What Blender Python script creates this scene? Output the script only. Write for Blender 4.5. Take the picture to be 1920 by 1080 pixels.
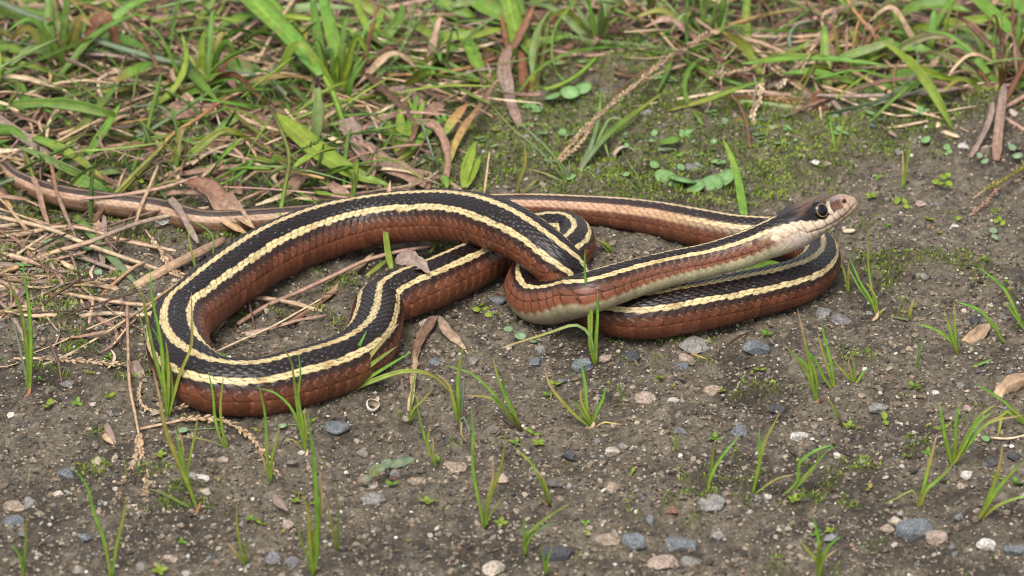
import bpy, math
import numpy as np

# ---------------------------------------------------------------- camera, sky, sun, exposure
S = bpy.context.scene
for _o in list(bpy.data.objects):
    bpy.data.objects.remove(_o)
COL = S.collection
R = math.radians
PX = 0.25 / 1920.0                 # one photo pixel at the snake, in metres
PITCH = R(27.0)
DIST = 1.1
CAM = np.array((0.0, -DIST * math.cos(PITCH), DIST * math.sin(PITCH)))
FWD = -CAM / np.linalg.norm(CAM)
RIGHT = np.array((1.0, 0.0, 0.0))
UPV = np.cross(RIGHT, FWD)

cam_d = bpy.data.cameras.new('camera')
cam = bpy.data.objects.new('camera', cam_d)
COL.objects.link(cam)
cam.location = CAM
cam.rotation_euler = (math.pi / 2 - PITCH, 0, 0)
cam_d.sensor_width = 36.0
cam_d.lens = 36.0 * DIST / 0.25
cam_d.clip_start = 0.01
cam_d.clip_end = 200.0
cam_d.dof.use_dof = True
cam_d.dof.focus_distance = 1.07
cam_d.dof.aperture_fstop = 27.0
S.camera = cam

SUN_EL, SUN_AZ = R(62), R(200)
w = bpy.data.worlds.new('World')
S.world = w
w.use_nodes = True
nt = w.node_tree
bg = nt.nodes['Background']
sky = nt.nodes.new('ShaderNodeTexSky')
sky.sky_type = 'NISHITA'
sky.sun_disc = False
sky.sun_elevation = SUN_EL
sky.sun_rotation = SUN_AZ
sky.air_density = 1.0
sky.dust_density = 4.0
hs = nt.nodes.new('ShaderNodeHueSaturation')     # overcast: the cloud layer takes the blue out
hs.inputs['Saturation'].default_value = 0.22
nt.links.new(sky.outputs[0], hs.inputs['Color'])
nt.links.new(hs.outputs[0], bg.inputs['Color'])
bg.inputs['Strength'].default_value = 0.125
sd = bpy.data.lights.new('sun', 'SUN')
sd.energy = 1.5
sd.angle = R(28)
sd.color = (1.0, 0.96, 0.9)
so = bpy.data.objects.new('sun', sd)
COL.objects.link(so)
_d = np.array((math.sin(SUN_AZ) * math.cos(SUN_EL), math.cos(SUN_AZ) * math.cos(SUN_EL), math.sin(SUN_EL)))
import mathutils
so.rotation_euler = mathutils.Vector(_d).to_track_quat('Z', 'Y').to_euler()
S.cycles.filter_width = 1.0 if hasattr(S, 'cycles') else 1.0
S.view_settings.view_transform = 'Standard'
S.view_settings.look = 'None'
S.view_settings.gamma = 1.0
S.view_settings.use_curve_mapping = False
S.view_settings.exposure = 1.42

# ---------------------------------------------------------------- helpers
rng = np.random.default_rng(7)


def ray(px, py):
    d = FWD + RIGHT * ((px - 960) * PX / DIST) + UPV * ((540 - py) * PX / DIST)
    return d / np.linalg.norm(d)


def P(px, py, z=0.0):
    """The place in the world at height z (in photo pixels) that the photo shows at px, py."""
    d = ray(px, py)
    t = (z * PX - CAM[2]) / d[2]
    return CAM + d * t


def proj(p):
    v = p - CAM
    dz = v @ FWD
    return 960 + (v @ RIGHT) / dz * DIST / PX, 540 - (v @ UPV) / dz * DIST / PX


def lin(c, k=1.0):
    c = np.asarray(c, float) / 255.0
    return np.where(c <= 0.04045, c / 12.92, ((c + 0.055) / 1.055) ** 2.4) * k


def hash01(*a):
    x = np.zeros_like(np.asarray(a[0], float))
    for i, q in enumerate(a):
        x = x + np.asarray(q, float) * (12.9898, 78.233, 37.719, 93.17)[i]
    f = np.sin(x) * 43758.5453
    return f - np.floor(f)


def vnoise(x, y, seed=0):
    x = np.asarray(x, float); y = np.asarray(y, float)
    xi = np.floor(x); yi = np.floor(y)
    fx = x - xi; fy = y - yi
    ux = fx * fx * (3 - 2 * fx); uy = fy * fy * (3 - 2 * fy)
    h = lambda a, b: hash01(a, b, np.full_like(a, seed * 1.37 + 0.11))
    a = h(xi, yi); b = h(xi + 1, yi); c = h(xi, yi + 1); d = h(xi + 1, yi + 1)
    return (a * (1 - ux) + b * ux) * (1 - uy) + (c * (1 - ux) + d * ux) * uy


def fbm(x, y, seed=0, oct=4, gain=0.5):
    s = 0; a = 1; t = 0
    for i in range(oct):
        s = s + a * vnoise(x * 2 ** i + 17.3 * i, y * 2 ** i - 9.1 * i, seed + i)
        t += a; a *= gain
    return s / t


def sstep(a, b, x):
    t = np.clip((x - a) / (b - a), 0, 1)
    return t * t * (3 - 2 * t)


def mixc(a, b, t):
    t = np.asarray(t)[..., None]
    return a * (1 - t) + b * t


def catmull(pts, n):
    """Centripetal Catmull-Rom through rows of pts, n samples evenly spaced by length (first 3 columns)."""
    pts = np.asarray(pts, float)
    if len(pts) == 2:
        t = np.linspace(0, 1, n)[:, None]
        return pts[0] * (1 - t) + pts[1] * t
    p = np.vstack([2 * pts[0] - pts[1], pts, 2 * pts[-1] - pts[-2]])
    out = []
    for i in range(1, len(p) - 2):
        p0, p1, p2, p3 = p[i - 1:i + 3]
        d = lambda a, b: max(np.linalg.norm((a - b)[:3]) ** 0.5, 1e-6)
        t0 = 0; t1 = t0 + d(p0, p1); t2 = t1 + d(p1, p2); t3 = t2 + d(p2, p3)
        t = np.linspace(t1, t2, 40, endpoint=False)[:, None]
        a1 = (t1 - t) / (t1 - t0) * p0 + (t - t0) / (t1 - t0) * p1
        a2 = (t2 - t) / (t2 - t1) * p1 + (t - t1) / (t2 - t1) * p2
        a3 = (t3 - t) / (t3 - t2) * p2 + (t - t2) / (t3 - t2) * p3
        b1 = (t2 - t) / (t2 - t0) * a1 + (t - t0) / (t2 - t0) * a2
        b2 = (t3 - t) / (t3 - t1) * a2 + (t - t1) / (t3 - t1) * a3
        out.append((t2 - t) / (t2 - t1) * b1 + (t - t1) / (t2 - t1) * b2)
    q = np.vstack(out + [p[-2][None]])
    s = np.concatenate([[0], np.cumsum(np.linalg.norm(np.diff(q[:, :3], axis=0), axis=1))])
    u = np.linspace(0, s[-1], n)
    return np.stack([np.interp(u, s, q[:, k]) for k in range(q.shape[1])], 1)


def mesh(name, verts, faces, mat, col=None, smooth=True):
    me = bpy.data.meshes.new(name)
    verts = np.asarray(verts, np.float32)
    if isinstance(faces, np.ndarray):
        n, k = faces.shape
        me.vertices.add(len(verts)); me.vertices.foreach_set('co', verts.ravel())
        me.loops.add(n * k); me.loops.foreach_set('vertex_index', faces.astype(np.int32).ravel())
        me.polygons.add(n)
        me.polygons.foreach_set('loop_start', np.arange(0, n * k, k, dtype=np.int32))
    else:
        me.from_pydata(verts.tolist(), [], faces)
    me.update(calc_edges=True)
    if col is not None:
        c = np.ones((len(verts), 4), np.float32)
        c[:, :3] = np.broadcast_to(col, (len(verts), 3))
        at = me.color_attributes.new('Col', 'FLOAT_COLOR', 'POINT')
        at.data.foreach_set('color', c.ravel())
    me.polygons.foreach_set('use_smooth', np.full(len(me.polygons), smooth))
    me.materials.append(mat)
    return me


def obj(name, me, parent=None):
    o = bpy.data.objects.new(name, me)
    COL.objects.link(o)
    if parent is not None:
        o.parent = parent
        o.matrix_parent_inverse = mathutils.Matrix.Identity(4)
    return o


def tag(o, label=None, cat=None, group=None, kind=None):
    if label: o['label'] = label
    if cat: o['category'] = cat
    if group: o['group'] = group
    if kind: o['kind'] = kind
    return o


def empty(name, loc=(0, 0, 0)):
    o = bpy.data.objects.new(name, None)
    o.empty_display_size = 0.005
    o.location = loc
    COL.objects.link(o)
    return o


# ---------------------------------------------------------------- materials
def new_mat(name):
    m = bpy.data.materials.new(name)
    m.use_nodes = True
    t = m.node_tree
    b = t.nodes['Principled BSDF']
    return m, t, b


def attr_mat(name, rough=0.5, spec=0.5, noise=0.25, scale=900.0, stretch=None, transl=0.0, bump=0.0, bscale=2500.0, coat=0.0):
    m, t, b = new_mat(name)
    a = t.nodes.new('ShaderNodeAttribute'); a.attribute_name = 'Col'
    tc = t.nodes.new('ShaderNodeTexCoord')
    n = t.nodes.new('ShaderNodeTexNoise')
    n.inputs['Scale'].default_value = scale; n.inputs['Detail'].default_value = 4
    t.links.new(tc.outputs['Object'], n.inputs['Vector'])
    mr = t.nodes.new('ShaderNodeMapRange')
    mr.inputs['From Min'].default_value = 0.3; mr.inputs['From Max'].default_value = 0.7
    mr.inputs['To Min'].default_value = 1 - noise; mr.inputs['To Max'].default_value = 1 + noise
    t.links.new(n.outputs['Fac'], mr.inputs['Value'])
    mx = t.nodes.new('ShaderNodeVectorMath'); mx.operation = 'SCALE'
    t.links.new(a.outputs['Color'], mx.inputs[0]); t.links.new(mr.outputs[0], mx.inputs['Scale'])
    t.links.new(mx.outputs[0], b.inputs['Base Color'])
    b.inputs['Roughness'].default_value = rough
    b.inputs['Specular IOR Level'].default_value = spec
    if coat:
        b.inputs['Coat Weight'].default_value = coat; b.inputs['Coat Roughness'].default_value = 0.25
    if bump:
        n2 = t.nodes.new('ShaderNodeTexNoise'); n2.inputs['Scale'].default_value = bscale; n2.inputs['Detail'].default_value = 3
        t.links.new(tc.outputs['Object'], n2.inputs['Vector'])
        bp = t.nodes.new('ShaderNodeBump'); bp.inputs['Strength'].default_value = bump; bp.inputs['Distance'].default_value = 0.0003
        t.links.new(n2.outputs['Fac'], bp.inputs['Height']); t.links.new(bp.outputs[0], b.inputs['Normal'])
    if transl:
        tr = t.nodes.new('ShaderNodeBsdfTranslucent')
        t.links.new(mx.outputs[0], tr.inputs['Color'])
        ms = t.nodes.new('ShaderNodeMixShader'); ms.inputs[0].default_value = transl
        out = t.nodes['Material Output']
        t.links.new(b.outputs[0], ms.inputs[1]); t.links.new(tr.outputs[0], ms.inputs[2])
        t.links.new(ms.outputs[0], out.inputs['Surface'])
    return m


M_SNAKE = attr_mat("snake_skin", rough=0.32, spec=0.27, noise=0.18, scale=1400, bump=0.25, bscale=5000)
M_EYE = attr_mat('eye', rough=0.1, spec=0.22, noise=0.08, scale=3000)
M_GREEN = attr_mat('green_leaf', rough=0.48, spec=0.35, noise=0.22, scale=420, transl=0.38, bump=0.2, bscale=1800)
M_DRY = attr_mat('dry_leaf', rough=0.65, spec=0.3, noise=0.32, scale=700, transl=0.1, bump=0.5, bscale=2200)
M_STONE = attr_mat('stone', rough=0.8, spec=0.3, noise=0.55, scale=2200, bump=1.0, bscale=2000)
M_GRAIN = attr_mat('grit', rough=0.8, spec=0.3, noise=0.3, scale=2200)
M_MOSS = attr_mat('moss_leaf', rough=0.6, spec=0.3, noise=0.2, scale=900, transl=0.25)
M_SHELL = attr_mat('shell_chalk', rough=0.5, spec=0.4, noise=0.12, scale=1200, bump=0.3)


# ---------------------------------------------------------------- the ground
def region(px, py, cx, cy, rx, ry):
    return np.exp(-(((px - cx) / rx) ** 2 + ((py - cy) / ry) ** 2))


def gpix(x, y):
    """Where a ground point shows in the photo (vectorised)."""
    vx = x - CAM[0]; vy = y - CAM[1]; vz = -CAM[2]
    dz = vy * FWD[1] + vz * FWD[2]
    dz = np.maximum(dz, 0.05)
    return 960 + vx / dz * DIST / PX, 540 - (vy * UPV[1] + vz * UPV[2]) / dz * DIST / PX


def moss_density(x, y):
    px, py = gpix(x, y)
    m = 1.0 * region(px, py, 1080, 290, 330, 130) + 0.8 * region(px, py, 1620, 240, 330, 70) + 0.55 * region(px, py, 250, 330, 420, 170)
    m += 0.8 * region(px, py, 700, 150, 1000, 130) + 0.16 * region(px, py, 1700, 420, 300, 90) + 0.1
    m += 0.3 * region(px, py, 100, 480, 200, 90) + 0.25 * region(px, py, 330, 700, 420, 120)
    m = np.clip(m, 0, 1.1)
    n = 0.66 * fbm(x * 75, y * 75, 21, 3, 0.6) + 0.34 * fbm(x * 230, y * 230, 25, 3, 0.6)
    return sstep(0.72 - 0.34 * m, 0.80 - 0.34 * m, n + 0.045)


def ground_z(x, y):
    fade = np.exp(-(np.maximum(np.hypot(x, y) - 0.35, 0) / 0.4) ** 2)
    z = (fbm(x * 38, y * 38, 3, 3) - 0.5) * 0.0042
    z += (fbm(x * 170, y * 170, 5, 3, 0.6) - 0.5) * 0.0022
    z += (np.abs(fbm(x * 380, y * 380, 9, 3, 0.7) - 0.5)) * -0.0034 + 0.0003
    z += moss_density(x, y) * (0.0003 + 0.0050 * np.maximum(fbm(x * 150, y * 150, 33, 2) - .38, 0))
    big = (fbm(x * 1.3, y * 1.3, 40, 3) - 0.5) * 0.12 * (1 - np.exp(-(np.maximum(np.hypot(x, y) - 0.5, 0) / 1.5) ** 2))
    return z * (0.25 + 0.75 * fade) + big


def axis(lo, hi, step, far):
    a = [np.arange(lo, hi + step / 2, step)]
    s = step; up = []; v = a[0][-1]
    while v < far:
        s *= 1.32; v += s; up.append(v)
    s = step; dn = []; v = a[0][0]
    while v > -far:
        s *= 1.32; v -= s; dn.append(v)
    return np.concatenate([np.array(dn[::-1]), a[0], np.array(up)])


gx = axis(-0.17, 0.17, 0.00075, 45); gy = axis(-0.19, 0.27, 0.0011, 45)
X, Y = np.meshgrid(gx, gy)
Z = ground_z(X, Y)
nx, ny = len(gx), len(gy)
idx = np.arange(nx * ny).reshape(ny, nx)
gf = np.stack([idx[:-1, :-1], idx[:-1, 1:], idx[1:, 1:], idx[1:, :-1]], -1).reshape(-1, 4)
md = moss_density(X, Y)
# soil: grey brown, darker damp crumbs, a greenish film where moss grows
f1 = fbm(X * 55, Y * 55, 60, 4, 0.6); f2 = fbm(X * 400, Y * 400, 70, 3, 0.7); f3 = hash01(X * 911.0, Y * 577.0)
soil_a = lin((142, 129, 109), .53); soil_b = lin((96, 86, 72), .53); soil_c = lin((172, 160, 140), .55)
gc = mixc(np.broadcast_to(soil_b, X.shape + (3,)), soil_a, sstep(.3, .62, f1))
gc = mixc(gc, np.broadcast_to(soil_c, gc.shape), 0.75 * sstep(.58, .8, f2))
gc = mixc(gc, np.broadcast_to(lin((66, 57, 50), .5), gc.shape), 0.6 * sstep(.5, .25, f2))
gc = gc * (0.8 + 0.4 * f3[..., None])
gc = mixc(gc, np.broadcast_to(lin((112, 118, 40), .55), gc.shape), 0.3 * md)
m_soil, t, b = new_mat('soil')
a = t.nodes.new('ShaderNodeAttribute'); a.attribute_name = 'Col'
tc = t.nodes.new('ShaderNodeTexCoord')
n1 = t.nodes.new('ShaderNodeTexNoise'); n1.inputs['Scale'].default_value = 900; n1.inputs['Detail'].default_value = 6; n1.inputs['Roughness'].default_value = .7
t.links.new(tc.outputs['Object'], n1.inputs['Vector'])
mr = t.nodes.new('ShaderNodeMapRange'); mr.inputs[1].default_value = .3; mr.inputs[2].default_value = .7; mr.inputs[3].default_value = .45; mr.inputs[4].default_value = 1.55
t.links.new(n1.outputs['Fac'], mr.inputs[0])
mx = t.nodes.new('ShaderNodeVectorMath'); mx.operation = 'SCALE'
t.links.new(a.outputs['Color'], mx.inputs[0]); t.links.new(mr.outputs[0], mx.inputs['Scale'])
t.links.new(mx.outputs[0], b.inputs['Base Color'])
b.inputs['Roughness'].default_value = .78; b.inputs['Specular IOR Level'].default_value = .3
n2 = t.nodes.new('ShaderNodeTexNoise'); n2.inputs['Scale'].default_value = 850; n2.inputs['Detail'].default_value = 6; n2.inputs['Roughness'].default_value = .75
t.links.new(tc.outputs['Object'], n2.inputs['Vector'])
bp = t.nodes.new('ShaderNodeBump'); bp.inputs['Strength'].default_value = 1.0; bp.inputs['Distance'].default_value = .0022
t.links.new(n2.outputs['Fac'], bp.inputs['Height']); t.links.new(bp.outputs[0], b.inputs['Normal'])
ground = obj('ground', mesh('ground', np.stack([X, Y, Z], -1).reshape(-1, 3), gf, m_soil, gc.reshape(-1, 3)))
tag(ground, kind='structure')


def gz(x, y):
    return ground_z(np.asarray(x, float), np.asarray(y, float))


# ---------------------------------------------------------------- the snake: one continuous body, its scales are relief
# photo x, y, height, half-height, roll, half-width of the body at successive places from snout to tail tip
K = [
    (1604, 377.5, 188, 3, 24, 4), (1602, 379, 187, 9.5, 24, 11), (1597, 380.5, 186, 14.5, 24, 17), (1588, 382, 185, 19.5, 24, 22), (1571, 388, 182, 26, 24, 27),
    (1546, 396.5, 178, 33.5, 24, 33), (1517, 411, 172, 38, 24, 39), (1489, 427, 165, 39, 22, 40), (1458, 443, 157, 36.5, 20, 36),
    (1425, 457, 149, 34.5, 18, 34), (1392, 470, 142, 34, 17, 34), (1330, 488, 131, 32, 18, 32), (1257, 505, 124, 33.5, 23, 34), (1183, 525, 118, 36.5, 24, 37),
    (1103, 551, 112, 40, 24, 41), (1064, 562, 85, 40, 24, 41), (1030, 569, 60, 41, 22, 41), (1003, 566, 45, 41, 22, 41), (987, 546, 41, 40, 25, 41),
    (995, 518, 39, 40, 22, 41), (1022, 498, 38, 40, 10, 41), (1055, 482, 38, 40, 0, 42), (1076, 457, 39, 39, 0, 41), (1060, 436, 39, 39, 0, 41),
    (1020, 437, 41, 41, 4, 43), (950, 465, 43, 43, 10, 45), (865, 508, 45, 47, 14, 48), (805, 535, 46, 48, 14, 49), (752, 554, 46, 48, 8, 49),
    (716, 572, 42, 46, 0, 48), (706, 605, 44, 48, -4, 49), (690, 648, 48, 51, -2, 51), (645, 682, 49, 52, 0, 52), (562, 709, 49, 53, 0, 53), (480, 727, 49, 52, 0, 53),
    (405, 722, 49, 52, -2, 54), (355, 692, 49, 53, -14, 56), (334, 648, 49, 54, -26, 58), (340, 605, 49, 55, -22, 58), (366, 578, 50, 55, -16, 57),
    (412, 538, 51, 56, -10, 57), (500, 480, 53, 56, -8, 56), (600, 438, 57, 55, -7, 55), (695, 415, 68, 51, -7, 52), (790, 405, 92, 50, 0, 51), (868, 407, 118, 50, 3, 50),
    (935, 422, 133, 50, 9, 50), (990, 450, 130, 47, 7, 47), (1040, 491, 108, 46, 4, 46), (1078, 536, 66, 44, 2, 45), (1112, 571, 43, 42, 0, 44), (1155, 588, 40, 42, 0, 45),
    (1205, 591, 43, 45, 2, 46), (1280, 580, 44, 47, 2, 47), (1345, 567, 44, 46, 4, 46), (1402, 553, 44, 45, 8, 45), (1465, 538, 43, 44, 9, 43), (1510, 521, 42, 42, 10, 42), (1535, 496, 40, 40, 10, 40), (1530, 469, 40, 40, 8, 40),
    (1500, 452, 39, 39, 6, 39), (1450, 445, 39, 39, 6, 39), (1380, 440, 37, 39, 7, 39), (1303, 426, 36, 38, 7, 38), (1240, 412, 34, 35, 6, 35), (1170, 401, 31, 32, 5, 32), (1100, 394, 28, 29, 4, 29),
    (1000, 387, 26, 26, 2, 26), (850, 389, 24, 24, 2, 24), (650, 400, 23, 22, 2, 22), (475, 413, 23, 22.5, 2, 22.5), (385, 416, 24, 23.5, 0, 23.5), (300, 395, 24, 23.5, 0, 23.5),
    (200, 382, 25, 23, 0, 23), (110, 367, 24, 21.5, 0, 21.5), (60, 350, 22, 19.5, 0, 19.5), (28, 332, 18, 16, 0, 16), (12, 316, 14, 13, 0, 13), (-20, 300, 9, 9, 0, 9), (-80, 285, 6, 5, 0, 5), (-120, 285, 3, 1, 0, 1),
]
KK = np.array([list(P(k[0], k[1], k[2])) + [k[3] * PX, k[4], k[5] * PX] for k in K])
fine = catmull(KK, 14000)
sl = np.concatenate([[0], np.cumsum(np.linalg.norm(np.diff(fine[:, :3], axis=0), axis=1))])
LEN = sl[-1]
HEADL = 0.0235
s_r = np.concatenate([np.linspace(0, 0.003, 36, endpoint=False), np.linspace(0.003, HEADL, 165, endpoint=False), np.arange(HEADL, LEN - .3, 0.00024), np.arange(LEN - .3, LEN, .0003), [LEN]])
C = np.stack([np.interp(s_r, sl, fine[:, k]) for k in range(6)], 1)
N = len(s_r)
cen = C[:, :3]
# light smoothing of the centre line, then frames held upright to the world
T = np.gradient(cen, s_r, axis=0)
w_ = 15
ker = np.ones(w_) / w_
Tp = np.vstack([np.repeat(T[:1], w_ // 2, 0), T, np.repeat(T[-1:], w_ // 2, 0)])
T = np.stack([np.convolve(Tp[:, k], ker, 'valid') for k in range(3)], 1)
T /= np.linalg.norm(T, axis=1)[:, None]
# the head keeps one straight axis
ih = np.searchsorted(s_r, 0.013)
A0 = -(cen[ih] - cen[np.searchsorted(s_r, 0.001)]); A0 /= np.linalg.norm(A0)
bl = sstep(0.012, 0.026, s_r)[:, None]
T = -A0 * (1 - bl) + T * bl
T /= np.linalg.norm(T, axis=1)[:, None]
Zu = np.array((0, 0, 1.0))
SD = np.cross(T, Zu); SD /= np.linalg.norm(SD, axis=1)[:, None]        # to the right of the way from head to tail
UP = np.cross(SD, T)
rl = np.radians(C[:, 4])[:, None]
DV = UP * np.cos(rl) + SD * np.sin(rl)
SV = SD * np.cos(rl) - UP * np.sin(rl)
half = np.concatenate([np.linspace(0, 62, 42, endpoint=False), np.linspace(62, 125, 25, endpoint=False), np.linspace(125, 180, 7)])
ang = np.concatenate([-half[::-1], half[1:-1]])
M = len(ang)
ab = np.abs(ang)
Sg, Ag = np.meshgrid(s_r, ab, indexing='ij')
An = np.radians(np.broadcast_to(ang, (N, M)))
# cross-section: a little flattened below, fuller flanks
ca = np.cos(An); sa = np.sin(An)
hh = C[:, 3][:, None]; ww = C[:, 5][:, None]
flat = np.where(ca < -0.72, -0.72 + (ca + 0.72) * 0.8, ca)
body_w = sstep(0.018, 0.03, s_r)[:, None]
# head cross-section: flat crown, upright cheeks, flat chin
hp = 0.80
hca = np.sign(ca) * np.abs(ca) ** hp * np.where(ca > 0, 0.98, 1.0); hsa = np.sign(sa) * np.abs(sa) ** hp
cx_ = hsa * (1 - body_w) + sa * body_w
cz_ = hca * (1 - body_w) + flat * body_w
V = cen[:, None, :] + DV[:, None, :] * (hh * cz_)[..., None] + SV[:, None, :] * (ww * cx_)[..., None]
NRM = DV[:, None, :] * (cz_ / np.maximum(hh, 1e-5))[..., None] + SV[:, None, :] * (cx_ / np.maximum(ww, 1e-5))[..., None]
NRM /= np.maximum(np.linalg.norm(NRM, axis=2), 1e-9)[..., None]

# ---- scale rows: u counts rows from the back stripe, v counts scales along the body
bnd = np.array([0, 4.8, 10.8, 17, 23.5, 30.5, 38, 47, 56.5, 70, 87, 118, 180.0])
uu = np.interp(Ag, bnd, np.array([0, .5, 1.5, 2.5, 3.5, 4.5, 5.5, 6.5, 7.5, 8.5, 9.5, 11, 13]))
Ls = np.interp(s_r, [0, .02, .05, .09, .16, LEN - .1, LEN], [.0022, .0021, .0019, .0030, .0027, .0020, .0009])
vv1 = np.concatenate([[0], np.cumsum(0.5 * (1 / Ls[1:] + 1 / Ls[:-1]) * np.diff(s_r))])
vv = np.broadcast_to(vv1[:, None], (N, M)) + 0.06 * np.sin(Ag * 0.31)
kk = np.zeros((N, M)); vc = np.zeros((N, M)); dx = np.full((N, M), -9.0); E = np.zeros((N, M))
k0 = np.floor(uu)
XT, WT = 0.62, 0.70
for dk in (0, 1):
    kc = k0 + dk
    off = (kc % 2) * 0.5
    dyy = uu - kc
    for dv in (0, 1):
        c_ = np.floor(vv - off) + dv + off
        x_ = vv - c_
        g_ = 1 - np.sqrt((np.maximum(x_ - 0.05, 0) / (XT - .05)) ** 2 + (dyy / WT) ** 2)
        for _ in (0,):
            ok = (g_ > 0) & (kc <= 9) & (x_ > dx)
            kk = np.where(ok, np.abs(kc), kk); vc = np.where(ok, c_, vc); E = np.where(ok, g_, E); dx = np.where(ok, x_, dx)
        c_ = c_ - 1
        x_ = vv - c_
        g_ = 1 - np.sqrt((np.maximum(x_ - 0.05, 0) / (XT - .05)) ** 2 + (dyy / WT) ** 2)
        ok = (g_ > 0) & (kc <= 9) & (x_ > dx)
        kk = np.where(ok, np.abs(kc), kk); vc = np.where(ok, c_, vc); E = np.where(ok, g_, E); dx = np.where(ok, x_, dx)
vent = (Ag > 87) & (dx < -5)
vb = np.round(vv - 0.5) + 0.5                       # centres of the belly scutes
dvx = vv - vb
cor = 0.22 * sstep(108, 87, Ag) * (1 - np.abs(2 * dvx)) * 0
Ev = np.where(dvx > 0, 0.5 - dvx - 0.10 * sstep(104, 88, Ag), 0.6 + dvx) * 1.5
E = np.where(vent, Ev, E)
dx = np.where(vent, dvx, dx)
vc = np.where(vent, vb, vc); kk = np.where(vent, 10, kk)
hsh = hash01(kk * 3.1 + np.sign(An) * 7, vc * 1.7)
rs = (hh / (50 * PX))
groove = sstep(0.0, 0.22, E)
keel = np.exp(-((uu - kk) / .13) ** 2) * (kk <= 9) * (Ag < 62)
scale_h = (groove - 1) * 0.00017 + (np.clip(dx, -.6, .7) * 0.00026) + keel * 0.00006
scale_h = scale_h * np.minimum(rs, 1.1) * np.where(Ag > 118, 0.5, 1)

# ---- colours
BLK = lin((34, 23, 20), .28); DK2 = lin((58, 38, 33), .3); STR = lin((234, 212, 156), .46); BRN = lin((146, 88, 62), .39); BRN2 = lin((92, 56, 44), .33)
BEL = lin((206, 196, 158), .44); GAP = lin((30, 22, 22), .4); ORG = lin((190, 120, 70), .5); CREAM = lin((240, 222, 205), .52)
full = lambda c: np.broadcast_to(c, (N, M, 3))
wave = 1.0 * (np.abs((vv * 1.0) % 1 - .5) * 2 - .5) + 1.7 * (hsh - .5) + 1.0 * (fbm(Sg * 300, An * 0, 44, 3) - .5)
tail = sstep(LEN - 0.25, LEN - 0.19, s_r)[:, None] * np.ones((1, M))          # back part: duller, wide pale flank band
tail2 = sstep(LEN - 0.165, LEN - 0.115, s_r)[:, None] * np.ones((1, M))
neck = sstep(0.075, 0.03, s_r)[:, None] * np.ones((1, M))
col = mixc(full(BLK), full(DK2), 0.55 * keel + 0.25 * hsh)
col = mixc(col, full(lin((84, 60, 58), .36)), 0.5 * tail * (1 - keel * .3))
side = Ag > 54.5 + wave * 1.5
brn = mixc(full(BRN2), full(BRN), np.clip(sstep(58, 90, Ag) * .7 + 0.3 * hsh + neck * .3, 0, 1))
necky = sstep(0.155, 0.115, s_r)[:, None] * np.ones((1, M))
brn = mixc(brn, full(lin((166, 102, 72), .43)), 0.62 * necky * (kk == 10))
brn = mixc(brn, full(lin((148, 92, 66), .42)), 0.45 * necky * (kk == 9))
rim = sstep(.30, .20, E) * sstep(.08, .18, E) * (dx > .1)
brn = mixc(brn, full(lin((176, 122, 92), .5)), (0.62 - .25 * necky) * rim * (kk < 10) + .25 * rim * (kk == 10))
brn = mixc(brn, full(lin((132, 88, 66), .4)), 0.6 * tail)
brn = mixc(brn, full(lin((186, 120, 86), .5)), 0.5 * (kk == 10) * sstep(.1, .5, dx) * (0.2 + 0.8 * neck))
col = np.where(side[..., None], brn, col)
col = mixc(col, full(lin((146, 116, 92), .46)), tail2 * side * .8)
col = mixc(col, full(lin((84, 66, 56), .42)), tail2 * (Ag < 38) * .6)
# dark tips under the flank stripe
col = mixc(col, full(BLK), (side & (Ag < 70)) * np.clip(0.35 * sstep(.2, .45, dx) + 0.74 * sstep(73, 59, Ag), 0, .85) * (1 - tail) * (1 - .5 * neck))
lat = sstep(40.4, 41.8, Ag + wave * 1.7) * sstep(55.0, 53.6, Ag + wave * 2.4)
latw = sstep(36, 40, Ag + wave * 1.2) * sstep(72, 62, Ag)
lcol = mixc(full(STR), full(lin((206, 152, 118), .44)), tail * .9)
lcol = mixc(lcol, full(ORG), 0.55 * (sstep(43, 40.5, Ag + wave * 1.6) + 0.6 * sstep(52.5, 55.5, Ag + wave * 2.2)) * (1 - tail))
lcol = mixc(lcol, full(lin((196, 162, 132), .48)), tail2 * .85)
col = mixc(col, lcol, lat * (1 - tail) + latw * tail)
ds_hw = 6.9
dor = sstep(ds_hw + 1.2, ds_hw - .6, Ag + wave * 1.5)
dcol = mixc(full(lin((222, 198, 146), .48)), full(lin((196, 168, 138), .5)), tail * .6)
dcol = mixc(dcol, full(lin((120, 96, 80), .5)), tail2 * .8)
col = mixc(col, dcol, dor)
striped = np.clip(lat * (1 - tail) + dor, 0, 1)
# skin between scales
gap = sstep(.2, .05, E) * np.where((Ag > 57) & (Ag < 118), (.5 + .5 * necky) * np.where(kk == 10, .6 + .4 * necky, 1), 1)
tick = gap * np.where(striped > .5, 0.85 * (dx > .26) * sstep(.12, .36, np.abs(uu - kk)) + 0.2, 0.85) * np.where(Ag > 118, .25, 1) * (1 - 0.45 * tail)
col = mixc(col, full(GAP), tick)
# belly
blim = np.interp(s_r, [.03, .055, .075, .092, .14], [99, 106, 115, 124, 152])[:, None]
bel = sstep(blim - 6, blim + 6, Ag + 3 * np.sin(vv * 2 * math.pi))
bcol = mixc(full(BEL), full(lin((214, 214, 172), .52)), neck * .6)
bcol = mixc(bcol, full(lin((150, 118, 90), .5)), tail * .7)
col = mixc(col, bcol, bel * (0.85))
col = col * (0.84 + 0.32 * hsh[..., None])
stain = sstep(.55, .8, fbm(Sg * 260, An * 2.2, 51, 4, .6))
col = mixc(col, col * np.array((.74, .66, .56)), stain * (.75 * striped + .35))
dirt = (hash01(Sg * 9000 // 1, An * 60 // 1) > .9965) & (Ag < 130)
col = np.where(dirt[..., None], full(lin((150, 130, 110), .4)), col)
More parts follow.
